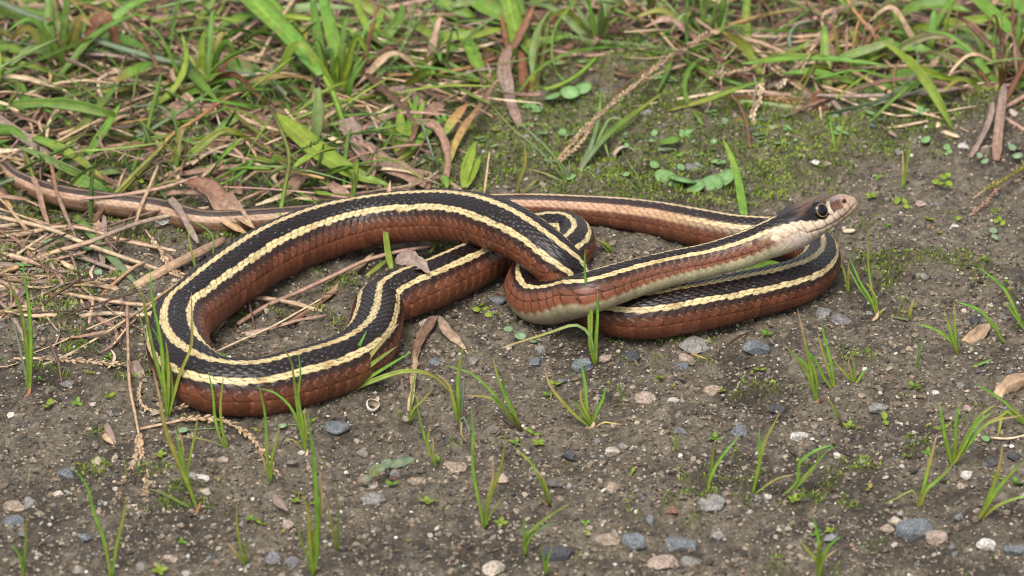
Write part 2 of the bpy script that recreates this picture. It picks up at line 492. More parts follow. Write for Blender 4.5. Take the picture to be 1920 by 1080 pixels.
# a pale oblique line of stretched skin is left out; fine pale flecks on dark scales
fl = (hash01(vc * 5.3, kk * 9.1) > .93) & (np.abs(dx) < .12) & (np.abs(uu - kk) < .2) & (Ag < 40)
col = np.where(fl[..., None], col + 0.06, col)

# ---- the head: worked in its own side view, the same on both sides
nh = np.searchsorted(s_r, 0.034)
O = cen[np.searchsorted(s_r, np.interp(5.0, np.arange(len(K)), np.interp(np.arange(len(K)), np.arange(len(K)), np.arange(len(K)))) * 0 + np.linalg.norm(KK[0, :3] - KK[5, :3]))]
Vh = V[:nh]
Lh = SV[np.searchsorted(s_r, .009)].copy(); Lh -= A0 * (Lh @ A0); Lh /= np.linalg.norm(Lh)
if (Lh @ FWD) > 0: Lh = -Lh                          # towards the photographer
side_h = (Vh - cen[:nh, None, :]) @ Lh
Vm = Vh + Lh * (2 * np.maximum(-side_h, 0))[..., None]   # far side mirrored on to the near side
v_ = Vm - CAM
dz = v_ @ FWD
qx = 960 + (v_ @ RIGHT) / dz * DIST / PX - 1545; qy = -(540 - (v_ @ UPV) / dz * DIST / PX) + 394
qa = 0.92 * qx + 0.39 * qy
qn = -0.39 * qx + 0.92 * qy
# qa runs to the snout, qn up (in photo pixels from the middle of the head)
fullh = lambda c: np.broadcast_to(c, (nh, M, 3))
TOP = lin((120, 94, 76), .42); TOPD = lin((36, 30, 32), .4); LIP = lin((238, 216, 188), .46); SNO = lin((200, 164, 140), .42); LOR = lin((122, 84, 66), .48); JAW = lin((212, 196, 186), .44)
bx = np.array([-120, -75, -50, -27, -6, 10, 34, 50, 70]); by = np.array([8, 4, -0.5, -11, -16, -13, -9, -6, -6])
edge = np.interp(qa, bx, by) + 1.2 * np.sin(qa * 0.37)
hx = fbm(Sg[:nh] * 1500, An[:nh] * 9, 90, 3)
h_col = mixc(fullh(TOPD), fullh(TOP), np.clip(sstep(-62, -30, qa + 14 * (hx - .5)) * sstep(6, 10, qn - .12 * (qa + 20) + 4 * (hx - .5)) * (.55 + .7 * hx), 0, 1))
# crown shields: shallow seams
h_col = mixc(h_col, fullh(lin((134, 104, 86), .42)), 0.6 * sstep(14, 40, qa))
lor = np.exp(-(((qa - 25) / 13) ** 2 + ((qn - 0) / 8.5) ** 2) ** 1.5)
h_col = mixc(h_col, fullh(lin((170, 150, 146), .5)), sstep(12, 26, qa) * sstep(4, 10, qn) * sstep(20, 13, qn) * .8)
h_col = mixc(h_col, fullh(LOR), np.clip(lor * 1.2, 0, 1))
h_col = mixc(h_col, fullh(SNO), sstep(33, 40, qa) * sstep(22, 12, qn))
h_col = mixc(h_col, fullh(TOPD), np.clip(np.exp(-(((qa + 14) / 22) ** 4 + ((qn + 2) / 18) ** 4)) * 1.6, 0, 1))
wht = np.exp(-(((qa - 9.5 - (qn + 1) ** 2 * .018) / 4.0) ** 4 + ((qn + 1) / 12) ** 4))
h_col = mixc(h_col, fullh(LIP), np.clip(wht * 1.4, 0, 1))
cream = sstep(1.2, -1.2, qn - edge)
lipc = mixc(fullh(LIP), fullh(SNO), sstep(5, 32, qa) * .75)
lipc = mixc(lipc, fullh(lin((236, 214, 176), .52)), 0.5 * sstep(-40, -90, qa))
lipc = mixc(lipc, fullh(JAW), sstep(-1, -7, qn - np.interp(qa, [-60, -43, -17, 12, 33, 50], [-16, -29, -32, -29, -25, -18])) * .7)
h_col = mixc(h_col, lipc, cream)
nos = np.exp(-(((qa - 42.5) / 4.2) ** 2 + ((qn - 0.5) / 3.8) ** 2) ** 2)
h_col = mixc(h_col, fullh(lin((60, 34, 28), .4)), np.clip(nos * 1.2, 0, 1))
mouth_y = np.interp(qa, [-62, -52, -43, -17, 12, 33, 46, 55], [-13, -21, -27.5, -31, -28, -24, -19, -14])
mouth = np.exp(-((qn - mouth_y) / 1.25) ** 2) * sstep(-64, -54, qa) * sstep(60, 50, qa)
seams = np.zeros_like(qa)
for a_, lo, hi in ((-47, -28, -4), (-27, -31, -11), (-7, -31, -17), (11, -29, -13), (24, -27, -10), (36, -24, -8), (48, -20, 10), (33, -7, 12), (14, 3, 14)):
    seams = np.maximum(seams, np.exp(-((qa - a_ + (qn + 20) * .15) / 0.9) ** 2) * sstep(lo - 2, lo, qn) * sstep(hi + 2, hi, qn))
for a_ in (-38, -24, -10, 4, 17, 29):
    seams = np.maximum(seams, np.exp(-((qa - a_) / 0.9) ** 2) * sstep(-44, -42, qn) * (qn < mouth_y - 1))
for yy, a1, a2 in ((17, -20, 40), (9, -42, -26), (24, -50, 20)):
    seams = np.maximum(seams, .7 * np.exp(-((qn - yy - .06 * (qa + 10)) / 1.0) ** 2) * sstep(a1 - 2, a1, qa) * sstep(a2 + 2, a2, qa))
h_col = mixc(h_col, h_col * np.array((.42, .34, .32)), np.clip(mouth * 1.0 + seams * .85, 0, 1))
# head weight over the body pattern: a slanting limit behind the jaw
hw = sstep(-78, -62, qa + qn * .35)
hw_c = sstep(-92, -70, qa + qn * .35)
h_mix = h_col.copy()
# cheek and throat scales behind the mouth stay on the body's lattice
cheek = sstep(-36, -50, qa + 0.3 * (qn + 25)) * (cream > .5)
gapc = (gap[:nh] * 0.65)
h_mix = mixc(h_mix, h_mix * np.array((.55, .45, .42)), gapc * cheek)
# throat side of the neck: cream scales fade into brown ones
hw2 = np.where(Ag[:nh] > 40, sstep(-150, -74, qa + 46 * (hsh[:nh] - .5) + .4 * (qn + 20)), hw_c)
col[:nh] = mixc(col[:nh], h_mix, hw2)
wl = (hw * (1 - cheek))
scale_h[:nh] = scale_h[:nh] * (1 - wl) + wl * (-0.00040 * mouth - 0.00018 * seams - 0.0007 * nos
               + 0.00022 * np.exp(-((qn - mouth_y - 8) / 7) ** 2) * sstep(-55, -40, qa)
               - 0.00025 * np.exp(-(((qa - 25) / 12) ** 4 + ((qn - 0) / 6) ** 4))
               + 0.00035 * np.exp(-(((qa + 9) / 20) ** 2 + ((qn - 14) / 6) ** 2)))
V = V + NRM * scale_h[..., None]

ii = np.arange(N * M).reshape(N, M)
jj = np.roll(ii, -1, axis=1)
sf = np.stack([ii[:-1], ii[1:], jj[1:], jj[:-1]], -1).reshape(-1, 4)
snake = obj('snake', mesh('snake', V.reshape(-1, 3), sf, M_SNAKE, np.clip(col, .003, .75).reshape(-1, 3)))
tag(snake, 'dark ribbon snake with cream stripes and brown flanks, looped on the soil with raised head', 'snake')

# ---- eyes
def eye_mesh(r):
    nu, nv = 48, 40
    th = np.linspace(0, math.pi, nv)
    ph = np.linspace(0, 2 * math.pi, nu, endpoint=False)
    TH, PH = np.meshgrid(th, ph, indexing='ij')
    v = np.stack([np.sin(TH) * np.cos(PH), np.sin(TH) * np.sin(PH), np.cos(TH)], -1) * r
    d = np.degrees(TH)
    c = np.broadcast_to(lin((38, 28, 26), .4), v.shape)
    ring = np.exp(-((d - 38 - 2 * np.cos(PH - .6)) / 3.3) ** 2) * (0.62 + .3 * np.cos(PH + .8))
    c = mixc(c, np.broadcast_to(lin((222, 168, 128), .46), v.shape), np.clip(ring * 1.2, 0, 1))
    c = mixc(c, np.broadcast_to(np.array((.004, .004, .005)), v.shape), sstep(34.5, 32.5, d))
    i = np.arange(nu * nv).reshape(nv, nu); j = np.roll(i, -1, 1)
    f = np.stack([i[:-1], i[1:], j[1:], j[:-1]], -1).reshape(-1, 4)
    return mesh('eye', v.reshape(-1, 3), f, M_EYE, c.reshape(-1, 3))


# find the flank point of the near side that shows at the eye's place in the photo
near = side_h > 0
q = np.where(near, np.hypot(qa + 8.5, qn - 0.5), 1e9)
ie = np.unravel_index(np.argmin(q), q.shape)
pe = Vh[ie]
em = eye_mesh(19.5 * PX)
head_mid = cen[ie[0]]
for sgn in (1, -1):
    off = pe - head_mid
    l_ = off @ Lh
    p = head_mid + (off - Lh * l_) + Lh * sgn * (l_ - 10.5 * PX)
    g = Lh * sgn + A0 * 0.22 + Zu * 0.1
    e = obj('eye', em, snake)
    e.location = p
    e.rotation_euler = mathutils.Vector(g).to_track_quat('Z', 'Y').to_euler()
print('SNAKE len', LEN, 'verts', N * M, 'eye', proj(pe), 'snout', proj(cen[0]))
# ---------------------------------------------------------------- plant builders
G = dict(
    green=((118, 150, 52), (112, 158, 62)), bright=((136, 170, 60), (122, 178, 70)), pale=((150, 170, 96), (150, 180, 110)), grey=((132, 150, 112), (140, 160, 128)),
    lime=((160, 180, 60), (150, 182, 66)), olive=((132, 128, 58), (128, 140, 64)), yellow=((176, 156, 62), (170, 172, 76)), dgreen=((86, 112, 42), (90, 130, 48)),
    tan=((190, 158, 124), (202, 172, 138)), straw=((212, 184, 148), (222, 198, 164)), brown=((120, 86, 62), (132, 98, 74)), dark=((80, 58, 42), (92, 66, 46)),
    pink=((178, 140, 122), (188, 152, 132)), red=((150, 98, 70), (164, 108, 74)), orange=((186, 140, 86), (170, 140, 84)), greyb=((146, 124, 110), (160, 138, 124)),
    dead=((166, 130, 108), (152, 118, 98)), rust=((122, 80, 54), (136, 92, 64)), leafpale=((158, 200, 124), (152, 198, 128)), leafgrey=((160, 188, 144), (164, 192, 150)), sprout=((158, 178, 66), (110, 180, 54)),
)
KG = 0.5
DRYSET = {'tan', 'straw', 'brown', 'dark', 'pink', 'red', 'orange', 'greyb', 'dead', 'rust'}


def gcol(c, t):
    """Colour along a stem: c is a name or a list of names from base to tip."""
    cs = c.split('>')
    ctl = []
    for n in cs:
        ctl += [lin(G[n][0], KG), lin(G[n][1], KG)] if len(cs) == 1 else [0.5 * (lin(G[n][0], KG) + lin(G[n][1], KG))]
    ctl = np.array(ctl)
    x = np.linspace(0, 1, len(ctl))
    return np.stack([np.interp(t, x, ctl[:, k]) for k in range(3)], -1)


def world_pts(pts, z0=12):
    out = []
    for p in pts:
        out.append(P(p[0], p[1], p[2] if len(p) > 2 else z0))
    return np.array(out)


def strip(W, width, c, kind='blade', fold=0.22, tilt=0.0, twist=0.0, crumple=0.0, seed=0, n=None, thick=0.09):
    """A closed folded leaf strip along world points W. width in photo pixels."""
    W = np.asarray(W, float)
    L = np.linalg.norm(np.diff(W, axis=0), axis=1).sum()
    if n is None:
        n = int(np.clip(L / (14 * PX), 8, 22))
        if crumple: n = int(n * 1.6)
    p = catmull(W, n)
    t = np.linspace(0, 1, n)
    Tn = np.gradient(p, axis=0); Tn /= np.maximum(np.linalg.norm(Tn, axis=1), 1e-9)[:, None]
    view = -FWD * 0.75 + np.array((0, 0, 1.0)) * 0.5
    sdv = np.cross(Tn, view); sdv /= np.maximum(np.linalg.norm(sdv, axis=1), 1e-6)[:, None]
    nr = np.cross(sdv, Tn)
    a = R(tilt) + twist * (t - .5) * math.pi
    if crumple: a = a + crumple * (vnoise(t * 5 + seed, t * 0 + seed, 3) - .5) * 2.2
    ca_, sa_ = np.cos(a)[:, None], np.sin(a)[:, None]
    s1 = sdv * ca_ + nr * sa_; n1 = nr * ca_ - sdv * sa_
    if kind == 'blade': wv = np.interp(t, [0, .12, .4, .75, .92, 1], [.55, .8, 1, .72, .34, .03])
    elif kind == 'leaf': wv = np.interp(t, [0, .08, .25, .5, .75, .92, 1], [.2, .55, .92, 1, .75, .32, .03])
    elif kind == 'stem': wv = np.interp(t, [0, .85, 1], [1, .85, .6])
    elif kind == 'thin': wv = np.interp(t, [0, .5, .85, 1], [1, .85, .5, .05])
    else: wv = np.interp(t, [0, .15, .5, .85, 1], [.6, 1, .9, .8, .35])
    hwid = width * PX * .5 * wv
    if crumple: hwid = hwid * (0.75 + .5 * vnoise(t * 9 + seed, t * 0, 8))
    hwid = hwid[:, None]
    fo = fold * hwid
    th = thick * width * PX + 0.00006
    if kind in ('stem',):
        fo = -0.5 * hwid; th = width * PX * 0.5
    e1 = 0; e2 = 0
    if crumple:
        e1 = (vnoise(t * 11 + seed, t * 0 + 3, 5) - .5)[:, None] * hwid * 1.3 * crumple; e2 = (vnoise(t * 11 + seed, t * 0 + 9, 6) - .5)[:, None] * hwid * 1.3 * crumple
    nc = 5 if width < 12 else (7 if width < 20 else 11)
    us = np.linspace(-1, 1, nc)
    edge = [e1, e2]
    def top(u_, lift):
        a_ = abs(u_)
        ee = (e1 if u_ < 0 else e2)
        rb = 0.035 * hwid * (-1) ** int(round((u_ + 1) * (nc - 1) / 2)) * (1 if nc > 5 and 0 < a_ < 1 else 0)
        return p + s1 * hwid * u_ + n1 * (fo * (a_ ** 1.3 if kind != 'stem' else a_ ** 2) + ee * a_ ** 1.5 + rb - lift)
    rows = [top(u_, 0) for u_ in us] + [top(u_, th * (1 - .5 * abs(u_))) for u_ in us[1:-1][::-1]]
    v = np.stack(rows, 1)
    k = len(rows)
    i = np.arange(n * k).reshape(n, k); j = np.roll(i, -1, 1)
    f = np.stack([i[:-1], j[:-1], j[1:], i[1:]], -1).reshape(-1, 4)
    cap = []
    for r_, sg in ((0, -1), (n - 1, 1)):
        for q in range((k - 2) // 2):
            l_ = [i[r_, q % k], i[r_, q + 1], i[r_, (k - 2 - q) % k] if q else i[r_, k - 1 - 0 * q], i[r_, (k - 1 - q) % k]]
            if len(set(map(int, l_))) == 4: cap.append(l_ if sg > 0 else l_[::-1])
    if cap: f = np.vstack([f, cap])
    ua = np.concatenate([us, us[1:-1][::-1]])
    vein = 0.86 + .3 * hash01(np.round(ua * 37) + seed * 3.3)
    mid = 1 + .22 * np.exp(-(ua / .16) ** 2)
    cl = gcol(c, t)[:, None, :] * (vein * mid)[None, :, None]
    jit = 0.92 + .16 * hash01(np.arange(n)[:, None] * 0.7 + seed, np.arange(k)[None, :] * 3.1 + seed * .3)
    sp = fbm(t[:, None] * 14 + seed, np.arange(k)[None, :] * .8 + seed, 12, 2)
    cl = cl * jit[..., None] * (0.8 + .4 * sp[..., None])
    if any(q in DRYSET for q in c.split('>')) is False:
        cl = mixc(cl, np.broadcast_to(lin((170, 140, 70), KG), cl.shape), 0.55 * sstep(.66, .85, sp))
    return v.reshape(-1, 3), f, cl.reshape(-1, 3)


def mat_of(c):
    cs = c.split('>')
    return M_DRY if sum(q in DRYSET for q in cs) * 2 > len(cs) else M_GREEN


def spikelets(W, every, size, c, seed=0, spread=24.0, tri=False, start=0.0):
    """Small seed husks set alternately along a rachis."""
    W = np.asarray(W, float)
    r = np.random.default_rng(seed + 100)
    L = np.linalg.norm(np.diff(W, axis=0), axis=1).sum()
    n = max(3, int(L / (every * PX)))
    p = catmull(W, n + 1)
    Tn = np.gradient(p, axis=0); Tn /= np.linalg.norm(Tn, axis=1)[:, None]
    vs, fs, cs = [], [], []
    for i in range(int(n * start), n):
        sd_ = np.cross(Tn[i], -FWD + np.array((0, 0, .3)) + r.normal(0, .35, 3)); sd_ /= np.linalg.norm(sd_)
        sgn = 1 if i % 2 else -1
        a = R(spread * r.uniform(.5, 1.4))
        d = Tn[i] * math.cos(a) + sd_ * sgn * math.sin(a)
        u = np.cross(d, Tn[i] + r.normal(0, .2, 3)); u /= np.linalg.norm(u); w2 = np.cross(d, u)
        sz = size * PX * r.uniform(.7, 1.25); wd = sz * .24
        o = p[i] + sd_ * sgn * 0.5 * PX
        b = len(vs) and sum(len(q) for q in vs)
        ring = lambda f_, k_: [o + d * sz * f_ + u * wd * k_ * math.cos(q) + w2 * wd * k_ * math.sin(q) for q in (0, 1.57, 3.14, 4.71)]
        v = [o] + ring(.22, .8) + ring(.55, 1.0) + ring(.85, .5) + [o + d * sz]
        vs.append(np.array(v))
        for q in range(4):
            q2 = (q + 1) % 4
            fs.append((b, b + 1 + q2, b + 1 + q))
            for l_ in (1, 5):
                fs.append((b + l_ + q, b + l_ + q2, b + l_ + 4 + q2)); fs.append((b + l_ + q, b + l_ + 4 + q2, b + l_ + 4 + q))
            fs.append((b + 9 + q, b + 9 + q2, b + 13))
        cc = gcol(c, np.array([r.uniform()]))[0] * r.uniform(.65, 1.35)
        cs.append(np.broadcast_to(cc, (14, 3)) * np.linspace(.75, 1.2, 14)[:, None])
    return np.vstack(vs), np.array(fs), np.vstack(cs)


SEED = [0]


def nseed():
    SEED[0] += 1
    return SEED[0] * 7.31 % 97


def blade(name, label, cat, c, width, pts, kind='blade', group=None, parent=None, **kw):
    sd_ = nseed()
    W = world_pts(pts)
    org = W[0] if parent is None else np.zeros(3)
    v, f, cl = strip(W, width, c, kind, seed=sd_, **kw)
    o = obj(name, mesh(name, v - org, f, mat_of(c), cl), parent)
    o.location = org
    if parent is None: tag(o, label, cat, group)
    elif label: o['label'] = label
    return o


def seed_spike(label, c, width, pts, sc, size=11, every=6, start=0.2, group=None, spread=22, parent=None):
    o = blade('seed_spike' if parent is None else 'seed_branch', label, 'seed head', c, width, pts, kind='thin', group=group, parent=parent, fold=0.1, thick=.5)
    W = world_pts(pts) - (np.array(o.location) if parent is None else 0)
    v, f, cl = spikelets(W, every, size, sc, seed=int(nseed()), start=start, spread=spread)
    h = obj('seed_husks', mesh('seed_husks', v, f, mat_of(sc), cl), o)
    h['kind'] = 'stuff'
    return o


# ---------------------------------------------------------------- the tangle of crabgrass behind and beside the snake
B = blade
# thick stems and wide leaves, upper corner above the tail
B('grass_stalk', 'thick grey green grass stem slanting down from the upper corner above the tail', 'grass stalk', 'grey', 15, [(-40, -20, 95), (0, 3, 90), (110, 48, 80), (230, 90, 70), (320, 114, 62), (400, 130, 55), (480, 140, 45)], 'stem')
B('grass_leaf', 'broad dull green grass leaf just below the thick grey green stem', 'grass leaf', 'green', 40, [(-30, 10, 60), (60, 32, 62), (150, 52, 60), (230, 74, 55), (290, 96, 50)], 'leaf', fold=.12)
B('grass_leaf', 'green grass leaf with reddish tip under the thick grey stem', 'grass leaf', 'green>green>pink', 20, [(38, 88, 40), (120, 84, 44), (190, 98, 44), (268, 112, 40)], 'leaf')
seed_spike('pale green seed spike above the reddish tipped leaf', 'pale', 4, [(30, 62, 50), (90, 76, 52), (160, 92, 52), (240, 98, 50), (290, 96, 48)], 'pale')
B('dry_stalk', 'tan stem falling from the top edge across the thick grey stem', 'dry stalk', 'pink', 9, [(104, -20, 90), (122, 18, 84), (142, 48, 78)], 'stem')
seed_spike('orange brown seed stalk arching over the thick grey stem', 'red>orange', 4, [(120, -2, 90), (170, 14, 92), (228, 34, 92), (262, 68, 86), (286, 108, 78), (303, 142, 70)], 'rust', start=.55, size=10)
seed_spike('dark seed stalk hooking from the top edge to one side', 'dark', 3.5, [(291, -12, 100), (288, 22, 98), (272, 40, 96), (236, 40, 95)], 'dark', size=8, start=.35)
seed_spike('upright light green seed spike standing beside the dark hooked stalk', 'pale>green', 4, [(318, 106, 40), (322, 70, 58), (328, 30, 80), (337, -8, 100)], 'green', size=12, start=.1)
B('grass_leaf', 'big bright green grass leaf running from the top edge towards the thicket', 'grass leaf', 'bright', 44, [(430, -45, 120), (478, 5, 112), (528, 52, 100), (570, 98, 88), (600, 140, 78)], 'straight', fold=.2)
B('grass_stalk', 'bright green stem continuing below the big bright leaf', 'grass stalk', 'lime>bright', 13, [(590, 118, 80), (612, 150, 70), (628, 182, 58), (640, 218, 40), (652, 250, 20)], 'stem')
B('dry_stalk', 'pinkish tan stem crossing behind the big bright leaf', 'dry stalk', 'tan', 9, [(556, -10, 70), (530, 30, 62), (506, 72, 52), (484, 112, 40)], 'stem')
B('dry_stalk', 'thin rusty stem leaning over the oval leaf with a brown edge', 'dry stalk', 'pink', 7, [(490, 32, 60), (444, 68, 54), (384, 110, 46)], 'thin')
B('grass_leaf', 'oval green leaf with a brown upper edge', 'grass leaf', 'green', 50, [(484, 137, 40), (452, 132, 44), (420, 122, 46), (392, 108, 46)], 'leaf', fold=.1, tilt=12)
B('dead_leaf', 'folded tan dead leaf standing in front of the oval green leaf', 'dead leaf', 'dead', 24, [(412, 98, 62), (408, 116, 58), (420, 140, 50), (442, 168, 42)], 'straight', crumple=.7)
B('grass_leaf', 'dark green folded grass leaf pointing down past the dead tan leaf', 'grass leaf', 'dgreen>green', 22, [(328, 104, 62), (352, 130, 60), (380, 160, 58), (410, 192, 52)], 'leaf', fold=.4)
B('grass_stalk', 'olive stem running from the dark folded leaf to the brown litter', 'grass stalk', 'olive', 10, [(404, 184, 54), (450, 222, 46), (510, 266, 34), (568, 306, 20)], 'stem')
B('dry_stalk', 'orange and olive jointed stem bending over the tail', 'dry stalk', 'olive>olive>orange>red>tan', 10, [(216, 362, 40), (256, 320, 50), (296, 282, 58), (322, 252, 62), (372, 220, 62), (420, 186, 60), (482, 158, 56)], 'stem')
B('dead_leaf', 'thick grey pink dead stem reaching in above the tail', 'dead stalk', 'greyb', 26, [(-30, 205, 46), (0, 226, 46), (46, 256, 44), (92, 288, 40)], 'straight', fold=-.3, thick=.3)
B('dry_stalk', 'limp reddish dry blade hanging down over the tail', 'dry stalk', 'red>greyb', 9, [(88, 282, 50), (98, 318, 50), (106, 358, 46), (122, 400, 36), (146, 452, 20)], 'blade', crumple=.3)
B('grass_leaf', 'narrow upright bright green blade above the tail', 'grass leaf', 'green>bright', 19, [(160, 306, 22), (178, 270, 38), (202, 234, 54), (226, 194, 66)], 'leaf')
seed_spike('light green seed spike lying level above the middle of the tail', 'lime>pale', 6, [(152, 283, 46), (210, 279, 50), (300, 268, 52), (380, 256, 50), (462, 244, 46)], 'pale', start=.5, size=10)
B('grass_stalk', 'slender green stem standing between the tail and the oval leaf', 'grass stalk', 'green', 9, [(248, 318, 20), (270, 262, 40), (286, 200, 60), (302, 138, 76)], 'stem')
B('grass_leaf', 'long yellow green blade with a narrow base leaning over the tail', 'grass leaf', 'olive>green', 18, [(122, 262, 30), (150, 240, 42), (184, 202, 54), (222, 156, 60)], 'blade')
B('grass_leaf', 'green leaf with an orange patch at its tip', 'grass leaf', 'green>bright>orange', 24, [(288, 116, 62), (262, 128, 64), (238, 140, 62), (212, 156, 58)], 'leaf')
B('dry_stalk', 'orange dry stem lying level under the green seed spike', 'dry stalk', 'brown>orange', 8, [(96, 246, 26), (150, 238, 30), (210, 233, 32), (282, 222, 30)], 'stem')
B('dead_leaf', 'wide purplish brown dead leaf lying across the litter', 'dead leaf', 'dead', 30, [(298, 226, 22), (360, 208, 26), (430, 212, 26), (530, 240, 20)], 'straight', crumple=.6)
B('grass_stalk', 'pale green stem rising over the purplish dead leaf', 'grass stalk', 'grey>green', 10, [(256, 256, 28), (300, 232, 42), (346, 202, 52), (424, 152, 58)], 'stem')
seed_spike('curved green seed spike ending near the big bright leaf', 'green', 4, [(398, 192, 58), (440, 172, 60), (500, 158, 60), (566, 150, 56)], 'green', size=9)
B('grass_stalk', 'upright olive stem whose base stands behind the top of the big loop', 'grass stalk', 'bright>olive>olive>dark', 9, [(524, 402, 40), (536, 340, 66), (542, 292, 82), (528, 246, 94), (502, 192, 104)], 'stem')
B('grass_leaf', 'broad yellow green leaf lying behind the big loop', 'grass leaf', 'lime', 42, [(516, 214, 60), (558, 250, 56), (620, 300, 44), (676, 330, 34), (734, 348, 22)], 'leaf', fold=.28)
seed_spike('dark green seed spike leaning from the upright olive stem', 'green', 3.5, [(544, 292, 84), (574, 276, 84), (606, 260, 82), (642, 246, 78)], 'dgreen', size=9)
B('grass_leaf', 'green blade lying under the upper edge of the tangle', 'grass leaf', 'green', 22, [(12, 132, 26), (34, 160, 34), (62, 206, 32)], 'leaf')
seed_spike('green seed spike lying across the green blade near the frame edge', 'olive>pale', 5, [(-20, 214, 40), (50, 202, 44), (120, 184, 46), (200, 162, 48), (292, 154, 44)], 'pale', start=.3, size=10)
B('grass_leaf', 'short oval green leaf just above the tail', 'grass leaf', 'bright', 27, [(132, 332, 26), (150, 338, 30), (176, 348, 26), (206, 364, 20)], 'leaf', tilt=-10)
B('grass_stalk', 'small green shoot beside the short oval leaf', 'grass stalk', 'lime', 9, [(106, 346, 14), (114, 316, 26), (121, 276, 40)], 'blade')
B('grass_stalk', 'yellowish stalk standing in front of the tail tip', 'grass stalk', 'olive', 10, [(66, 342, 26), (56, 312, 38), (44, 278, 50)], 'stem')
B('grass_stalk', 'yellow green stalk slanting behind the tail', 'grass stalk', 'yellow>olive', 10, [(222, 364, 20), (248, 338, 30), (284, 304, 40)], 'stem')
seed_spike('olive spike with yellow tip behind the brown dead leaf', 'olive>yellow', 6, [(232, 368, 22), (290, 350, 34), (320, 340, 38), (400, 340, 38)], 'tan', start=.6)
B('dead_leaf', 'wide curled brown dead leaf touching the left of the big loop', 'dead leaf', 'rust>dead>tan', 46, [(352, 340, 60), (384, 352, 56), (424, 384, 46), (462, 416, 34), (478, 428, 26)], 'leaf', crumple=.5, fold=.4)
B('dead_leaf', 'small rolled dead leaf below the wide curled one', 'dead leaf', 'tan>orange', 15, [(404, 404, 40), (430, 420, 34), (470, 442, 24)], 'blade', crumple=.5)
B('grass_leaf', 'thin green blade lying in the litter below the tail', 'grass leaf', 'green>grey', 19, [(140, 404, 12), (176, 444, 16), (212, 486, 14), (256, 532, 8)], 'straight')
# straws on the left
straws = [
    ('long tan straw slanting down from the frame edge to the litter', 'tan>straw>tan', 10, [(-40, 398, 20), (0, 406, 22), (92, 428, 26), (160, 456, 26), (250, 488, 20), (338, 518, 10)]),
    ('grey tan straw rising from the frame edge to the brown leaf', 'orange>tan>greyb>straw', 11, [(-40, 530, 10), (30, 500, 18), (100, 472, 26), (160, 455, 33), (250, 420, 34), (330, 400, 34), (392, 388, 34)]),
    ('short pale straw below the long tan straw', 'straw', 6, [(-20, 516, 12), (0, 502, 14), (44, 468, 18), (90, 437, 20)]),
    ('thin tan straw above the long tan straw', 'tan', 5, [(-10, 388, 16), (40, 404, 20), (100, 428, 20)]),
    ('thick pinkish dead stalk pointing at the big loop', 'tan>dead', 21, [(256, 534, 14), (300, 508, 20), (350, 482, 24), (422, 446, 26)]),
    ('tan straw with frayed husks lying towards the bend of the loop', 'tan', 10, [(-10, 530, 10), (60, 538, 14), (160, 556, 16), (240, 568, 14), (318, 574, 10)]),
    ('thin yellowish straw slanting into the left bend', 'straw>orange', 6, [(56, 692, 5), (120, 668, 10), (200, 622, 18), (270, 576, 24), (330, 532, 28), (366, 508, 30)]),
    ('thin pale straw inside the big loop', 'straw', 5, [(394, 664, 6), (446, 640, 8), (510, 612, 10), (560, 584, 12), (606, 558, 12)]),
    ('long brown straw under the big loop', 'dead>pink', 10, [(446, 606, 6), (500, 572, 12), (560, 546, 16), (620, 518, 22), (690, 486, 30), (760, 468, 36), (816, 460, 38)]),
    ('forked brown straw crossing the long straw under the loop', 'brown>tan', 14, [(540, 606, 4), (580, 578, 8), (620, 548, 10), (656, 514, 12), (700, 474, 14)]),
    ('bleached twig lying on the soil near the upper frame edge', 'straw', 7, [(1654, 242, 6), (1700, 234, 8), (1760, 222, 9), (1842, 200, 8)]),
    ('thin straw standing behind the top of the big loop', 'tan', 5, [(908, 362, 20), (912, 330, 40), (918, 284, 62)]),
    ('thin bent straw at the foot of the big loop', 'tan', 4, [(300, 688, 30), (282, 676, 34), (274, 640, 36), (278, 604, 38)]),
    ('long tan straw falling from the thicket on the far side', 'pink>tan', 8, [(1290, 25, 60), (1350, 66, 52), (1430, 116, 40), (1478, 150, 26), (1526, 184, 14)]),
    ('level brown straw above the shell', 'brown', 7, [(1224, 240, 4), (1290, 232, 6), (1350, 216, 8), (1400, 196, 8)]),
]
for lb, c, w_, p in straws:
    B('dry_straw', lb, 'straw', c, w_, p, 'stem')
seed_spike('brown seed stalk lying under the grey tan straw', 'tan', 4, [(46, 462, 18), (90, 478, 18), (120, 508, 14), (146, 524, 8)], 'dead', size=14, every=8)
seed_spike('tan seed head lying near the thick pinkish stalk', 'tan', 4, [(272, 430, 14), (300, 470, 16), (318, 500, 14), (344, 520, 8)], 'tan', size=15, every=7)
seed_spike('tan seed spike lying level above the soil by the sprout', 'straw', 5, [(26, 672, 8), (90, 672, 9), (170, 678, 9), (244, 684, 8)], 'tan', size=13, every=6)
seed_spike('curved tan seed spike touching the foot of the snake', 'straw', 4, [(264, 716, 14), (262, 750, 12), (282, 770, 10), (330, 766, 14), (386, 748, 22)], 'tan', size=11, every=6, start=.1)
seed_spike('arched tan seed spike in front of the loop', 'tan', 5, [(262, 804, 6), (310, 794, 10), (350, 786, 14), (410, 786, 15), (452, 806, 13), (482, 832, 9), (520, 892, 3)], 'tan', size=13, every=7)
t_ = empty('seed_stalk', P(215, 940, 0))
tag(t_, 'forked dry seed stalk with two drooping tips on bare soil', 'seed stalk')
LOC = np.array(t_.location)


def B_local(parent, name, c, width, pts, kind='blade', label=None, **kw):
    W = world_pts(pts) - np.array(parent.location)
    v, f, cl = strip(W, width, c, kind, seed=nseed(), **kw)
    o = obj(name, mesh(name, v, f, mat_of(c), cl), parent)
    if label: o['label'] = label
    return o


